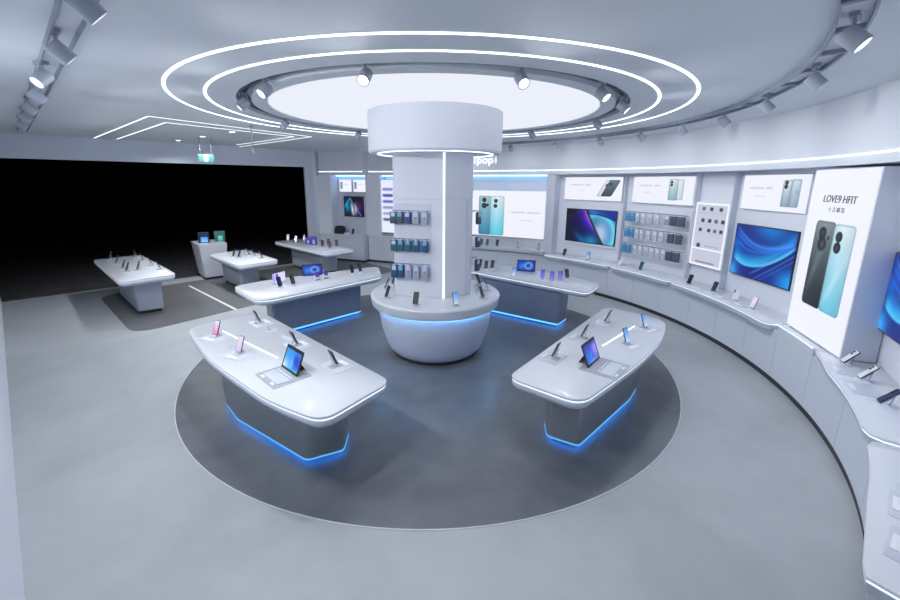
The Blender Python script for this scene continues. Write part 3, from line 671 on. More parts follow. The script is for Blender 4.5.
# ------------------------------------------------------------------ wall signs and screens
def chord(a0, a1, r=5.85):
    A = Vector(wp(a0, r)); B = Vector(wp(a1, r)); c = (A+B)/2; w = (B-A).length; rz = math.atan2((B-A).y, (B-A).x); return c, w, rz
def lightbox(name, a0, a1, z0, z1, fn, label, r=5.85, depth=.07, ny=60, cat='poster', fr='frame_white', group=None, fw=.012):
    c, w, rz = chord(a0, a1, r); e = empty(name, (c.x, c.y, z0), rz, label, cat, group)
    h = z1-z0
    MB().box((-w/2, .003, 0), (w/2, depth, h), ch=.004).build('frame', fr, e)
    art('print', w-2*fw, h-2*fw, fn, e, (0, 0, fw), ny); return e, w, h
G = 'backlit posters above the counters'
lightbox('backlit_poster', 46.8, 31.8, 2.18, 2.74, f_p1, 'small backlit poster of slanted phones above the petal picture screen', group=G, ny=70)
lightbox('backlit_poster', 29.4, 15.1, 2.18, 2.74, f_p2, 'small backlit poster of a pale phone above the hanging phone cases', group=G, ny=70)
lightbox('backlit_poster', 5.3, -7.1, 2.20, 2.74, f_p3, 'small backlit poster of two pale blue phones above the blue wave screen', group=G, ny=70)
lightbox('backlit_poster', 72.6, 50.4, 1.10, 2.385, f_pb, 'wide backlit poster of two blue phones on the back wall right of the column', ny=110)
e, w, h = lightbox('phone_poster', -11.4, -23.1, .80, 2.77, f_big, 'tall white poster of a dark and a pale blue phone standing between two blue screens', 5.60, .30, ny=210, fr='pilaster_paint')
text('lettering', 'LOVE9 HFIT', .115, 'text_dark', e, (0.005, -.006, 1.60), sx=.98, shear=.12)
text('lettering', '\u5341 \u53e4 \u90ae \u5ba2', .062, 'text_grey', e, (-.01, -.006, 1.50))
e, w, h = lightbox('product_sign', 14.35, 7.15, 1.10, 2.27, f_led, 'upright glowing white framed panel of small accessories on the curved wall', ny=110, cat='display panel')
def tv(a0, a1, z0, z1, fn, label, r=5.85, fr='frame_dark', bez=.017, ny=110, group='wall screens'):
    c, w, rz = chord(a0, a1, r); e = empty('television', (c.x, c.y, z0), rz, label, 'screen', group); h = z1-z0
    MB().box((-w/2, 0, 0), (w/2, .05, h), ch=.004).build('housing', fr, e)
    MB().box((-w*.3, .05, h*.25), (w*.3, .10, h*.75)).build('wall_mount', 'bracket_grey', e)
    art('screen', w-2*bez, h-2*bez, fn, e, (0, -.002, bez), ny, 'screen_picture'); return e
tv(45.8, 32.6, 1.145, 1.97, f_petal, 'wall screen showing dark blue, violet and cyan petals')
e_ = chord(45.9, 32.5); t = MB().box((-e_[1]/2, -.02, 0), (e_[1]/2, .03, .05), ch=.006).build('soundbar', 'white_plastic'); t.location = (e_[0].x, e_[0].y, 1.09); t.rotation_euler.z = e_[2]; tag(t, 'white bar mounted directly below the petal picture screen', 'soundbar')
tv(5.3, -6.8, 1.13, 1.965, f_blue, 'wall screen of flowing blue waves left of the tall poster')
tv(-22.6, -35.5, 1.165, 1.96, f_blue, 'wall screen of flowing blue waves at the right edge, right of the tall poster')
# pilasters between the bays
for i, (a0, a1, r0) in enumerate(((50.6, 48.2, 5.62),)):
    tag(MB().prism(arcpoly(r0, 5.9, a0, a1, 4), .80, 2.80).build('trim_9', 'pilaster_paint'), kind='structure')
for k, a in enumerate((31.0, 14.45, 6.5)):
    tag(MB().prism(arcpoly(5.80, 5.9, a+.12, a-.12, 3), .80, 2.80).build('trim_%d' % (10+k), 'pilaster_paint'), kind='structure')
tag(MB().prism(arcpoly(5.60, 5.9, -57, -58, 3), .80, 2.80).build('trim_13', 'pilaster_paint'), kind='structure')
# cove strips at the top of the back niche
t = strip_arc([wp(a, 5.80) for a in np.linspace(51, 77, 12)], 2.765, 2.795, .03).build('cove_light', 'glow_light'); tag(t, 'blue cove light above the wide back poster', 'light')
# bay niche beside the entrance
def onf(a, b, s, off=0.):
    d = (Vector(b)-Vector(a)).normalized(); nn = Vector((-d.y, d.x)); return Vector(a)+d*s+nn*off
A1, B1, A2, B2 = BAYF
d1 = math.atan2(B1[1]-A1[1], B1[0]-A1[0]); d2 = math.atan2(B2[1]-A2[1], B2[0]-A2[0])
def fpoly(a, b, s0, s1, o0, o1): return [tuple(onf(a, b, s0, o0)), tuple(onf(a, b, s1, o0)), tuple(onf(a, b, s1, o1)), tuple(onf(a, b, s0, o1))]
tag(MB().prism(fpoly(A1, B1, -.12, .44, .0, .42), .90, 2.80).build('trim_14', 'wall_paint'), kind='structure')
tag(MB().prism(fpoly(A1, B1, .44, 1.75, .40, .46), .90, 2.80).build('trim_15', 'pilaster_paint'), kind='structure')
tag(MB().prism(fpoly(A2, B2, -.12, .42, -.02, .42), .90, 2.80).build('trim_16', 'wall_paint'), kind='structure')
tag(MB().prism(fpoly(A2, B2, .42, 1.9, .30, .42), .90, 2.80).build('trim_17', 'wall_paint'), kind='structure')
for (a, b, s0, s1, lab) in ((A1, B1, -.15, 1.60, 'white base cabinet under the small niche beside the entrance'), (A2, B2, -.10, 1.85, 'white base cabinet left of the column at the back')):
    c = onf(a, b, (s0+s1)/2); e = empty('base_cabinet', (c.x, c.y, 0), 0, lab, 'cabinet')
    sh = lambda P: [(x-c.x, y-c.y) for x, y in P]
    MB().prism(sh(fpoly(a, b, s0, s1, .02, .5)), .075, .86).build('body', 'cabinet_lacquer', e); MB().prism(sh(fpoly(a, b, s0, s1, .06, .5)), 0, .075).build('toe_kick', 'kick', e)
    MB().prism(sh(fpoly(a, b, s0, s1, -.02, .5)), .86, .90).build('worktop', 'solid_surface', e)
t = MB().prism(fpoly(A1, B1, .46, 1.64, .30, .34), 2.76, 2.79).build('cove_light', 'glow_light'); tag(t, 'blue cove light at the top of the small niche beside the entrance', 'light')
t = MB().prism(fpoly(A2, B2, .44, 1.8, .10, .14), 2.76, 2.79).build('cove_light', 'glow_light'); tag(t, 'blue cove light above the tall backlit panel left of the column', 'light')
def onbay(name, a, b, s, off, z, label, cat, group=None):
    p = onf(a, b, s, off); return empty(name, (p.x, p.y, z), math.atan2(b[1]-a[1], b[0]-a[0]), label, cat, group)
for s, lab in ((.76, 'left one of two tiny backlit posters in the niche beside the entrance'), (1.30, 'right one of two tiny backlit posters in the niche beside the entrance')):
    e = onbay('backlit_poster', A1, B1, s, .36, 2.26, lab, 'poster', 'posters in the small niche'); MB().box((-.24, .002, 0), (.24, .04, .40)).build('frame', 'frame_white', e); art('print', .465, .385, f_small, e, (0, 0, .007), 30)
e = onbay('television', A1, B1, 1.05, .34, 1.48, 'small screen with a glowing flower picture in the niche beside the entrance', 'screen'); MB().box((-.37, .0, -.02), (.37, .06, .64), ch=.003).build('housing', 'frame_dark', e); art('screen', .70, .60, f_lily, e, (0, -.002, .01), 40, 'screen_picture')
e = onbay('tall_backlit_poster', A2, B2, .62, .05, 1.0, 'tall backlit panel listing six purple phones left of the column', 'poster'); MB().box((-.34, .002, 0), (.34, .25, 1.66)).build('frame', 'frame_white', e); art('print', .66, 1.64, f_six, e, (0, 0, .01), 80)

# ------------------------------------------------------------------ logo on the bulkhead
a0 = 68.3; c = Vector(wp(a0, 5.54)); e = empty('wall_logo', (c.x, c.y, 3.10), R(a0-90), 'white lit letters on the bulkhead beside the column drum', 'sign')
for i, ch in enumerate('ipopi'): text('letter', ch, .29, 'logo_white', e, (-.33+i*.165+(.035 if i == 0 else 0)+(-.03 if i == 4 else 0), 0, 0), sx=1.0, ext=.012)

# ------------------------------------------------------------------ phones, stands, tablets
PH = {}
def make_phone(kind, tilt=22):
    key = kind; kind = kind.replace('_low', ''); tilt = 40 if key != kind else tilt
    body, front, pic, camside = {
      'dark': ('black_plastic', 'dark_glass', None, 0), 'graphite': ('graphite', 'graphite', None, 1), 'navy': ('navy', 'navy', None, 1),
      'teal': ('teal_dark', 'teal_dark', None, 1), 'green': ('green_dark', 'green_dark', None, 1), 'white': ('white_plastic', 'white_plastic', None, 1), 'pale': ('black_plastic', 'white_plastic', None, 1),
      'pink': ('black_plastic', None, ((.92, .95, .99), (.96, .50, .78)), 0), 'lilac': ('graphite', None, ((.90, .88, .98), (.86, .80, .95)), 0),
      'sky': ('black_plastic', None, ((.30, .55, .88), (.80, .86, .97)), 0), 'blue': ('navy', None, ((.25, .50, .90), (.35, .60, .95)), 0),
      'violet': ('violet', None, ((.30, .25, .72), (.55, .50, .88)), 0), 'silver': ('black_plastic', 'silver', None, 1), 'plum': ('graphite', None, ((.12, .10, .15), (.26, .20, .27)), 0)}[kind]
    e = empty('smartphone', (0, 0, 0), 0, 'x', 'phone')
    T = Matrix.Translation((0, -.012, .026)) @ Matrix.Rotation(R(-tilt), 4, 'X')
    w, h, d = .080, .172, .009
    o = rnd([(-w/2, 0), (w/2, 0), (w/2, h), (-w/2, h)], .014, 4)
    # outline in XZ, extruded in Y
    rg = lambda P, y: [tuple(T @ Vector((x, y, z))) for x, z in P]
    MB().layers([rg(inset(o, .0015), -.001), rg(o, .001), rg(o, d-.001), rg(inset(o, .0015), d)]).build('body', body, e, ang=50)
    oi = inset(o, .0045)
    if pic:
        s = art('screen', w-.010, h-.010, f_grad(*pic), e, T @ Vector((0, -.0018, .005)), 8, 'screen_picture', (R(-tilt), 0, 0))
    else:
        MB().layers([rg(oi, -.0022), rg(oi, -.0008)]).build('front_panel', front, e)
    if camside:
        for z in (h-.026, h-.052):
            c = T @ Vector((-.019, -.0022, z)); dd = (T.to_3x3() @ Vector((0, -1, 0)))
            MB().cyl(c, c+dd*.004, .0115, 14).build('camera_lens', 'lens_glass', e)
    PH[key] = e; return e
def make_stand(tilt=22):
    e = empty('phone_stand', (0, 0, 0), 0, 'x', 'stand')
    MB().box((-.045, -.06, 0), (.045, .065, .006), ch=.0015).build('base_plate', 'acrylic', e)
    T = Matrix.Translation((0, .006, .012)) @ Matrix.Rotation(R(-tilt), 4, 'X')
    MB().box((-.022, 0, -.004), (.022, .005, .11), T).build('back_rest', 'acrylic', e)
    MB().box((-.026, -.022, .0), (.026, .008, .005), Matrix.Translation((0, 0, .018))).build('lip', 'acrylic', e)
    MB().cyl((0, .05 if tilt < 30 else .06, .006), (0, .035 if tilt < 30 else .078, .075), .004, 8).build('strut', 'bracket_grey', e)
    return e
STAND = make_stand(); STANDL = make_stand(40)
def make_tray():
    e = empty('display_tray', (0, 0, 0), 0, 'x', 'tray')
    o = rnd([(-.15, -.13), (.15, -.13), (.15, .09), (-.15, .09)], .015, 3); r = lambda P, z: [(x, y, z) for x, y in P]
    MB().layers([r(o, 0), r(o, .004), r(inset(o, .003), .005)]).build('plate', 'tray_grey', e)
    MB().box((-.07, -.115, .005), (.075, -.075, .0105), ch=.001).build('price_card', 'card_white', e)
    return e
TRAY = make_tray()
def PHN(kind, x, y, z, rz, label, group, stand=True, tray=False):
    p = PH.get(kind) or make_phone(kind); z0 = z
    short = label
    if tray: place(TRAY, (x, y, z), rz, 'tray under '+short, 'trays under the phones'); z0 = z+.005
    if stand: place(STANDL if kind.endswith('_low') else STAND, (x, y, z0), rz, 'stand holding '+short, 'clear phone stands')
    place(p, (x, y, z0), rz, short, group)
    if len(short.split()) > 14: print('LONG', short)
def facing(dx, dy): return math.atan2(dy, dx)+pi/2       # screen side (local -Y) looks toward (dx,dy)
TT = .78
gl = facing(-.69, -.723); gi = facing(.69, .723)
g = 'phones on the front left table'
PHN('pink', -2.73, 4.50, TT, gl+R(22), 'pink and white phone at the far corner of the front left table', g, tray=True)
PHN('lilac', -2.21, 4.02, TT, gl+R(22), 'pale lilac phone left of the tablet on the front left table', g, tray=True)
PHN('graphite', -2.43, 4.98, TT, gi, 'grey phone at the far inner edge of the front left table', g, tray=True)
PHN('graphite', -1.68, 4.25, TT, gi, 'grey phone leaning just behind the tablet on the front left table', g, tray=True)
PHN('graphite', -1.10, 3.74, TT, gi, 'grey phone leaning at the right end of the front left table', g, tray=True)
place(STAND, (-2.15, 4.72, TT), gi, 'empty clear stand between two grey phones on the front left table', 'clear phone stands')
gl2 = facing(.765, -.644); gi2 = facing(-.765, .644); g = 'phones on the front right table'
PHN('graphite', 1.15, 3.96, TT, gi2, 'dark grey phone leaning at the near left end of the front right table', g, tray=True)
PHN('graphite', 1.64, 4.52, TT, gi2, 'dark grey phone leaning behind the tablet on the front right table', g, tray=True)
PHN('graphite', 2.14, 5.08, TT, gi2, 'grey phone leaning at the far inner corner of the front right table', g, tray=True)
PHN('sky', 2.10, 4.34, TT, gl2-R(22), 'blue and white phone right of the tablet on the front right table', g, tray=True)
PHN('sky', 2.56, 4.86, TT, gl2-R(22), 'blue and white phone at the far right corner of the front right table', g, tray=True)
def tablet(x, y, z, rz, fn, label, w=.33, h=.235, matp=None, tilt=22):
    if matp:
        mx, my, mr = matp; e = empty('keyboard_mat', (mx, my, z), mr, 'mat under '+label, 'mat', 'grey mats under the tablets')
        o = rnd([(-.21, -.20), (.21, -.20), (.21, .17), (-.21, .17)], .012, 3); MB().prism(o, 0, .004).build('sheet', 'mat_grey', e)
        k = MB(); k.box((-.16, -.145, .004), (.16, -.02, .010), ch=.001); k.build('keyboard', 'tray_grey', e)
        b = MB(); b.box((-.15, -.005, .004), (.15, .004, .012)); b.build('hinge', 'key_white', e)
        for (cx, cy) in ((-.11, -.165), (.10, -.165)): MB().box((cx-.03, cy-.013, .0045), (cx+.03, cy+.013, .006)).build('price_card', 'card_white', e)
        z = z+.004
    e = empty('tablet', (x, y, z), rz, label, 'tablet', 'tablets on the tables')
    T = Matrix.Translation((0, 0, .004)) @ Matrix.Rotation(R(-tilt), 4, 'X'); o = rnd([(-w/2, 0), (w/2, 0), (w/2, h), (-w/2, h)], .012, 4)
    rg = lambda P, yy: [tuple(T @ Vector((q, yy, zz))) for q, zz in P]
    MB().layers([rg(o, 0), rg(o, .008)]).build('body', 'black_plastic', e); art('screen', w-.008, h-.008, fn, e, T @ Vector((0, -.001, .004)), 44, 'screen_picture', (R(-tilt), 0, 0))
    MB().prism([(-w*.25, .03), (w*.25, .03), (w*.25, .14), (-w*.25, .14)], 0, .003).build('foot', 'bracket_grey', e)
    T2 = Matrix.Translation((0, .137, .002)) @ Matrix.Rotation(R(28), 4, 'X'); MB().box((-w*.2, -.003, 0), (w*.2, 0, h*.55), T2).build('kickstand', 'bracket_grey', e)
tablet(-1.52, 3.61, TT, gl, f_tab, 'tablet with a light blue picture on the front left table', matp=(-1.54, 3.56, gl))
tablet(1.54, 3.84, TT, gl2, f_tab2, 'tablet with a violet blue picture on the front right table', matp=(1.60, 3.76, gl2))
for i, (x, y, rz, lab) in enumerate(((-1.98, 4.32, gl, 'long pale grey inlay strip across the middle of the front left table'), (1.93, 4.62, gl2, 'long pale grey inlay strip across the middle of the front right table'))):
    e = MB().prism(rnd([(-.12, -.03), (.12, -.03), (.12, .03), (-.12, .03)], .01, 3), 0, .003).build('cable_cover', 'tray_grey'); e.location = (x+.10*(1 if i else -1)*-1, y+.16, TT); e.rotation_euler.z = rz; tag(e, lab.replace('inlay strip across the middle', 'cable cover beside the centre line'), 'cover')
# middle tables
fm = facing(.754, -.657); g = 'devices on the table left of the round counter'
PHN('navy', -2.89, 6.80, TT, fm, 'dark blue phone standing at the near end of the middle left table', g)
PHN('graphite', -2.72, 6.96, TT, fm, 'grey phone standing beside the dark blue one on the middle left table', g)
PHN('dark', -1.87, 7.88, TT, fm, 'black phone in front at the far end of the middle left table', g)
PHN('graphite', -1.74, 8.03, TT, fm, 'dark grey phone at the far right end of the middle left table', g)
e = empty('sign_card', (-3.02, 7.12, TT), fm+.35, 'small white sign card with a violet phone on the middle left table', 'sign card'); MB().box((-.15, 0, 0), (.15, .05, .012)).build('foot', 'acrylic', e); MB().box((-.15, .012, .01), (.15, .02, .19)).build('card', 'card_white', e); art('print', .29, .17, f_violet, e, (0, .009, .015), 30)
tablet(-2.62, 7.72, TT, facing(.35, -.93), f_tab3, 'tablet with a blue picture on the middle left table', w=.38, h=.22, tilt=15)
for x, y, lab in ((-2.42, 7.36, 'left of two small white boxes with violet tops on the middle left table'), (-2.30, 7.50, 'right of two small white boxes with violet tops on the middle left table')):
    e = empty('phone_box', (x, y, TT), fm, lab, 'box', 'white boxes with violet tops'); MB().box((-.045, -.02, 0), (.045, .02, .09), ch=.002).build('box_body', 'white_plastic', e); MB().box((-.040, -.024, .06), (.040, .018, .15), ch=.002).build('violet_top', 'violet', e); MB().box((-.05, -.03, 0), (.05, -.02, .01)).build('price_bar', 'graphite', e)
fr_ = facing(-.42, -.9); g = 'devices on the table right of the round counter'
PHN('dark', .74, 8.55, TT, fr_, 'black phone at the far left end of the middle right table, half hidden', g)
PHN('graphite', .86, 8.38, TT, fr_, 'dark grey phone, second from the left on the middle right table', g)
PHN('plum', 1.0, 8.44, TT, fr_, 'dull brown phone, third from the left on the middle right table', g)
PHN('sky', 1.34, 7.70, TT, fr_, 'bright blue phone in front of the tablet on the middle right table', g)
tablet(1.68, 8.20, TT, facing(-.25, -.97), f_tab3, 'tablet with a blue picture on the middle right table', w=.38, h=.24, tilt=18)
PHN('violet', 1.86, 7.52, TT, fr_, 'purple phone nearest the tablet on the middle right table', g)
PHN('violet', 2.0, 7.36, TT, fr_, 'purple phone in the middle of three on the middle right table', g)
PHN('violet', 2.17, 7.40, TT, fr_, 'purple phone on the right of three on the middle right table', g)
PHN('graphite', 2.36, 7.58, TT, fr_+.5, 'dark grey phone leaning at the right end of the middle right table', g)
# tables by the entrance
fn_ = facing(.25, -.97); fo = facing(-.678, -.735); fi = facing(.678, .735); g = 'phones on the table nearest the entrance'
o6 = ['first', 'second', 'third', 'fourth', 'fifth']
for i, (x, y, k) in enumerate(((-7.86, 9.22, 'silver'), (-7.33, 8.76, 'silver'), (-6.78, 8.24, 'dark'), (-6.50, 7.98, 'dark'), (-6.38, 8.12, 'graphite'))):
    PHN(k, x, y, TT, fo, ('pale' if k == 'silver' else 'dark')+' phone, '+o6[i]+' from left, front row, table nearest the entrance', g)
for i, (x, y) in enumerate(((-7.50, 9.60), (-7.02, 9.15), (-6.42, 8.60), (-5.96, 8.19))):
    PHN('silver', x, y, TT, fi, 'thin phone, '+o6[i]+' from left, back row, table nearest the entrance', g)
g = 'phones on the table beside the service desk'
for i, (x, y, k) in enumerate(((-5.22, 9.72, 'dark'), (-5.02, 9.58, 'navy'), (-4.95, 9.95, 'silver'), (-4.75, 9.82, 'silver'), (-4.42, 9.50, 'silver'))):
    PHN(k, x, y, TT, fo if i < 2 else fi, ('dark' if i < 2 else 'pale')+' phone, '+o6[i]+' from the left on the table beside the service desk', g)
for x, y, c, lab in ((-6.55, 10.80, 'blue', 'blue glowing display box standing on the service desk'), (-6.27, 11.08, 'green', 'green glowing display box standing on the service desk')):
    e = empty('glowing_box', (x, y, .95), facing(.5, -.86), lab, 'display box', 'glowing boxes on the service desk')
    MB().box((-.13, -.04, 0), (.13, .04, .29), ch=.004).build('case', 'navy' if c == 'blue' else 'green_dark', e)
    art('lit_window', .16 if c == 'blue' else .11, .14, f_grad((.25, .65, .95), (.55, .80, 1)) if c == 'blue' else f_grad((.35, .85, .75), (.30, .70, .62)), e, (.01, -.041, .02), 6)
g = 'devices on the farthest table by the entrance'
lst = ((-4.92, 12.45, 'silver'), (-4.55, 12.10, 'silver'), (-4.40, 12.40, 'silver'), (-3.50, 11.30, 'dark'), (-3.40, 11.55, 'plum'), (-3.22, 11.05, 'plum'), (-3.12, 11.40, 'navy'))
for i, (x, y, k) in enumerate(lst):
    PHN(k, x, y, TT, fn_, ['pale phone at the far left corner of the farthest table', 'pale phone in the front left of the farthest table', 'thin pale phone just left of the purple boxes on the farthest table', 'dark phone just right of the purple boxes on the farthest table',
      'reddish phone behind the dark one on the farthest table', 'reddish phone at the front right of the farthest table', 'dark blue phone at the right end of the farthest table'][i], g)
for x, y, hh, lab in ((-4.06, 11.78, .20, 'left purple box standing on the farthest table'), (-3.86, 11.66, .25, 'right, taller purple box standing on the farthest table')):
    e = empty('product_box', (x, y, TT), fn_, lab, 'box', 'purple boxes'); MB().box((-.09, -.04, 0), (.09, .04, hh), ch=.003).build('carton', 'violet', e); MB().box((-.03, -.043, .03), (.03, -.04, hh*.6)).build('printed_patch', 'label_pale', e)
# round counter phones
RT = .941; g = 'phones on the round counter'
def rc(kind, x, y, lab, out=True):
    dx, dy = x-AX, y-AY; PHN(kind, x, y, RT, facing(dx, dy) if out else facing(-dx, -dy), lab, g)
rc('graphite', -.94, 6.12, 'thin grey phone at the far left edge of the round counter')
rc('graphite', -.86, 6.42, 'dark phone at the back left of the round counter, beside the column')
rc('plum', -.86, 5.62, 'dark plum phone at the front left of the round counter')
rc('dark', -.41, 5.27, 'black phone left of the light line on the round counter')
rc('sky', .15, 5.27, 'light blue phone right of the light line on the round counter')
rc('plum', .55, 5.62, 'dark plum phone at the front right of the round counter')
rc('dark', .56, 6.45, 'dark phone at the back right of the round counter')
rc('graphite', .66, 6.06, 'thin grey phone at the far right edge of the round counter')
# wall counter phones
def wph(kind, a, r, z, lab, g, turn=0., stand=True): x, y = wp(a, r); PHN(kind, x, y, z, facing(-cos(R(a)), -sin(R(a)))+turn, lab, g, stand)
g = 'phones on the shelf under the wide back poster'
for a, k, l in ((68.9, 'green', 'left dark green phone of the pair on the back shelf'), (67.2, 'green', 'right dark green phone of the pair on the back shelf'), (64.2, 'graphite', 'dark phone, third from the left on the back shelf'), (58.0, 'silver', 'silver phone in the middle of the back shelf'), (51.9, 'silver', 'framed silver phone at the right end of the back shelf')):
    wph(k, a, 5.60, .84, l, g)
g = 'phones on the wall counters'
wph('graphite', 43.8, 5.5, .795, 'dark phone at the left under the petal picture screen', g); wph('sky', 37.1, 5.5, .795, 'blue screened phone under the right part of the petal picture screen', g)
wph('white', 28.4, 5.52, .795, 'white phone at the left end of the counter under the phone cases', g); wph('teal', 23.0, 5.55, .795, 'dark teal phone on the counter under the phone cases', g)
wph('dark', 10.2, 5.52, .795, 'black phone on the counter under the glowing product panel', g, .1); wph('plum', 4.6, 5.55, .795, 'dark red phone on the counter under the left of the blue wave screen', g, .2)
wph('white', -.6, 5.55, .795, 'white phone seen edge on under the blue wave screen', g, .9); wph('lilac', -5.0, 5.52, .795, 'pale phone in a dark frame next to the tall poster', g, .3)
wph('pale_low', -24.3, 5.58, .795, 'first pale leaning phone right of the tall poster', g); wph('pale_low', -28.2, 5.58, .795, 'second pale leaning phone right of the tall poster', g)
wph('navy_low', -33.4, 5.57, .795, 'dark blue leaning phone on the counter right of the tall poster', g); wph('navy_low', -45.0, 5.60, .795, 'dark phone on the nearest wall counter at the right edge', g)
for i, (a, r) in enumerate(((18.7, 5.58), (12.0, 5.56), (7.4, 5.56), (1.8, 5.56), (-2.4, 5.56), (-26.2, 5.56), (-30.6, 5.56), (-49.0, 5.60), (-53.0, 5.62))):
    x, y = wp(a, r); lab = ['on the counter under the dark phone cases', 'left of the black phone under the glowing panel', 'between the black and the dark red phone', 'right of the dark red phone', 'in front of the pale framed phone', 'in front of the first pale leaning phone', 'in front of the second pale leaning phone', 'on the nearest counter, behind its dark phone', 'at the very near end of the nearest counter'][i]
    place(TRAY, (x, y, .795), facing(-cos(R(a)), -sin(R(a))), 'grey tray '+lab, 'trays under the phones')
# bay niche things
p = onf(A1, B1, .62, .12); e = empty('black_bag', (p.x, p.y, .90), d1, 'black bag lying on the cabinet in the niche beside the entrance', 'bag')
o = rnd([(-.2, 0), (.18, 0), (.2, .22), (.1, .27), (-.14, .25)], .05, 4); MB().layers([[(x, -.05, z) for x, z in inset(o, .02)], [(x, -.03, z) for x, z in o], [(x, .05, z) for x, z in o], [(x, .08, z) for x, z in inset(o, .02)]]).build('body', 'bag_black', e)
MB().box((-.14, -.056, .16), (.12, -.048, .18)).build('flap_seam', 'graphite', e)
p = onf(A1, B1, 1.14, .10); PHN('dark', p.x, p.y, .90, d1, 'black phone on the cabinet in the niche beside the entrance', 'devices in the small niche')
p = onf(A1, B1, .95, .06); e = MB().box((-.08, -.04, 0), (.08, .04, .05), ch=.004).build('white_box', 'white_plastic'); e.location = (p.x, p.y, .90); e.rotation_euler.z = d1; tag(e, 'small white box beside the black phone in the niche by the entrance', 'box')

# ------------------------------------------------------------------ hanging accessories
CK = {}
def make_pack(body, lab_m, w, h, d=.055):
    key = (body, lab_m, w, h)
    if key in CK: return CK[key]
    e = empty('phone_case_pack', (0, 0, 0), 0, 'x', 'phone case')     # origin: top centre, hanging on the hook
    for j in range(2):
        y0 = -.012-j*.022
        MB().box((-w/2, y0-.016, -h), (w/2, y0, -.012), ch=.005).build('case', body, e)
    MB().box((-w*.30, -.054, -h*.42), (w*.30, -.0505, -.022)).build('header_card', lab_m, e)
    MB().box((-w*.18, -.050, -.016), (w*.18, -.012, .002)).build('hanger_tab', 'case_clear', e)
    if body in ('case_clear', 'case_pale'): MB().box((-w*.10, -.0515, -h*.55), (w*.10, -.0502, -h*.47)).build('printed_mark', 'box_print', e)
    CK[key] = e; return e
def rail(name, p, rz, L, hooks, label, group, dz=0.):
    e = empty(name, p, rz, label, 'hook rail', group); MB().box((-L/2, -.012, 0), (L/2, 0, .018)).build('bar', 'silver', e)
    for x in hooks: MB().cyl((x, -.012, .012), (x, -.085, .006), .0022, 6).build('hook', 'bracket_grey', e)
    return e
# on the column: left face
A = Vector((-.75, 5.80)); B = Vector((-.03, 5.62)); dd = (B-A).normalized(); nn = Vector((dd.y, -dd.x)); rz = math.atan2(dd.y, dd.x)
t = MB().box((.02, -.006, 0), (.56, .0, 1.13)).build('back_board', 'pilaster_paint'); t.location = (A.x, A.y, 1.17); t.rotation_euler.z = rz; tag(t, 'flat pale grey board on the left face of the column behind the hanging cases', 'board')
rows = (('top', 2.185, .175, ('case_charcoal', 'case_charcoal', 'case_blue', 'case_pale', 'case_pale'), ('label_pale', 'label_blue', 'label_pale', 'label_pale', 'label_pale')),
        ('middle', 1.785, .17, ('case_teal', 'case_teal', 'case_teal', 'case_blue', 'case_blue'), ('label_pale', 'label_blue', 'label_blue', 'label_blue', 'label_blue')),
        ('bottom', 1.42, .20, ('case_blue', 'case_blue', 'case_pale', 'case_pale', 'case_pale'), ('label_pale', 'label_blue', 'label_pale', 'label_pale', 'label_pale')))
cn = {'case_charcoal': 'charcoal', 'case_blue': 'dark blue', 'case_pale': 'pale grey', 'case_teal': 'dark teal', 'case_clear': 'clear', 'case_smoke': 'dark patterned', 'box_blue': 'bright blue'}
xs = (.02, .12, .235, .355, .485)
for rn, z, hh, bods, labs in rows:
    q = A+dd*.27+nn*.0062; rail('hook_rail', (q.x, q.y, z+.005), rz, .56, [x-.27 for x in xs], 'thin metal rail carrying the '+rn+' row of cases on the column', 'rails on the column')
    for i, (x, bm_, lb) in enumerate(zip(xs, bods, labs)):
        q = A+dd*x+nn*.030; place(make_pack(bm_, lb, .095, hh), (q.x, q.y, z+.008), rz, cn[bm_]+' phone case, '+o6[i]+' from the left in the '+rn+' row on the column', 'phone cases on the column')
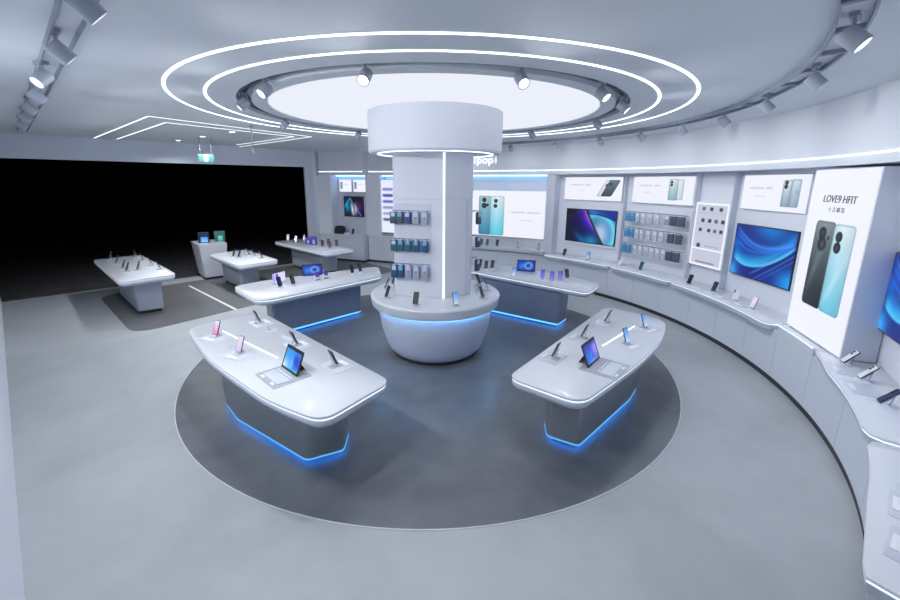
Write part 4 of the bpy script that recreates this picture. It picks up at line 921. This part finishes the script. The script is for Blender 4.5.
# right rear face of the column, seen edge on
for rn, z, hh in (('top', 2.16, .19), ('middle', 1.79, .17), ('bottom', 1.44, .19)):
    rail('hook_rail', (.43, 6.14, z+.005), R(48), .12, [0], 'short rail carrying the '+rn+' dark case on the right side of the column', 'rails on the right of the column')
    place(make_pack('case_charcoal', 'label_pale', .095, hh), (.470, 6.105, z+.008), R(48), 'charcoal phone case sticking out on the right side of the column, '+rn+' one', 'phone cases on the right of the column')
# on the curved wall
c, w, rz = chord(30.6, 14.7, 5.82); A = Vector(wp(30.6, 5.82)); B = Vector(wp(14.7, 5.82)); dd = (B-A).normalized(); nn = Vector((dd.y, -dd.x))
W0 = [(.12, .23), (.25, .35), (.38, .50), (.53, .64), (.70, .82), (.87, 1.0), (1.10, 1.21), (1.24, 1.36), (1.39, 1.54)]
W1 = [(.13, .25), (.26, .38), (.41, .51), (.54, .65), (.70, .82), (.86, .98), (1.01, 1.12), (1.21, 1.34), (1.37, 1.53)]
W2 = [(.08, .20), (.21, .33), (.40, .51), (.54, .65), (.70, .80), (.84, .94), (.98, 1.09), (1.12, 1.20), (1.22, 1.35), (1.37, 1.52)]
K0 = ['box_blue', 'box_blue', 'case_clear', 'case_clear', 'case_clear', 'case_clear', 'case_pale', 'case_smoke', 'case_smoke']
K2 = ['box_blue', 'box_blue', 'case_clear', 'case_clear', 'case_clear', 'case_clear', 'case_clear', 'case_clear', 'case_smoke', 'case_smoke']
o10 = ['first', 'second', 'third', 'fourth', 'fifth', 'sixth', 'seventh', 'eighth', 'ninth', 'tenth']
for rn, z, Wd, K in (('top', 1.975, W0, K0), ('middle', 1.63, W1, K0[:6]+['case_clear']+K0[7:]), ('bottom', 1.28, W2, K2)):
    q = A+dd*.82+nn*.012; rail('hook_rail', (q.x, q.y, z+.005), rz, 1.5, [(a+b)/2-.82 for a, b in Wd], 'long metal rail carrying the '+rn+' row of cases on the curved wall', 'rails on the curved wall')
    for i, ((a, b), k) in enumerate(zip(Wd, K)):
        q = A+dd*(a+b)/2+nn*.036
        ww = {'box_blue': .12, 'case_clear': .10, 'case_pale': .105, 'case_smoke': .135}[k]
        place(make_pack(k, {'box_blue': 'label_blue', 'case_smoke': 'case_smoke'}.get(k, 'white_plastic'), ww, .20), (q.x, q.y, z+.008), rz, cn[k]+' phone case, '+o10[i]+' from the left in the '+rn+' row on the curved wall', 'phone cases on the curved wall')
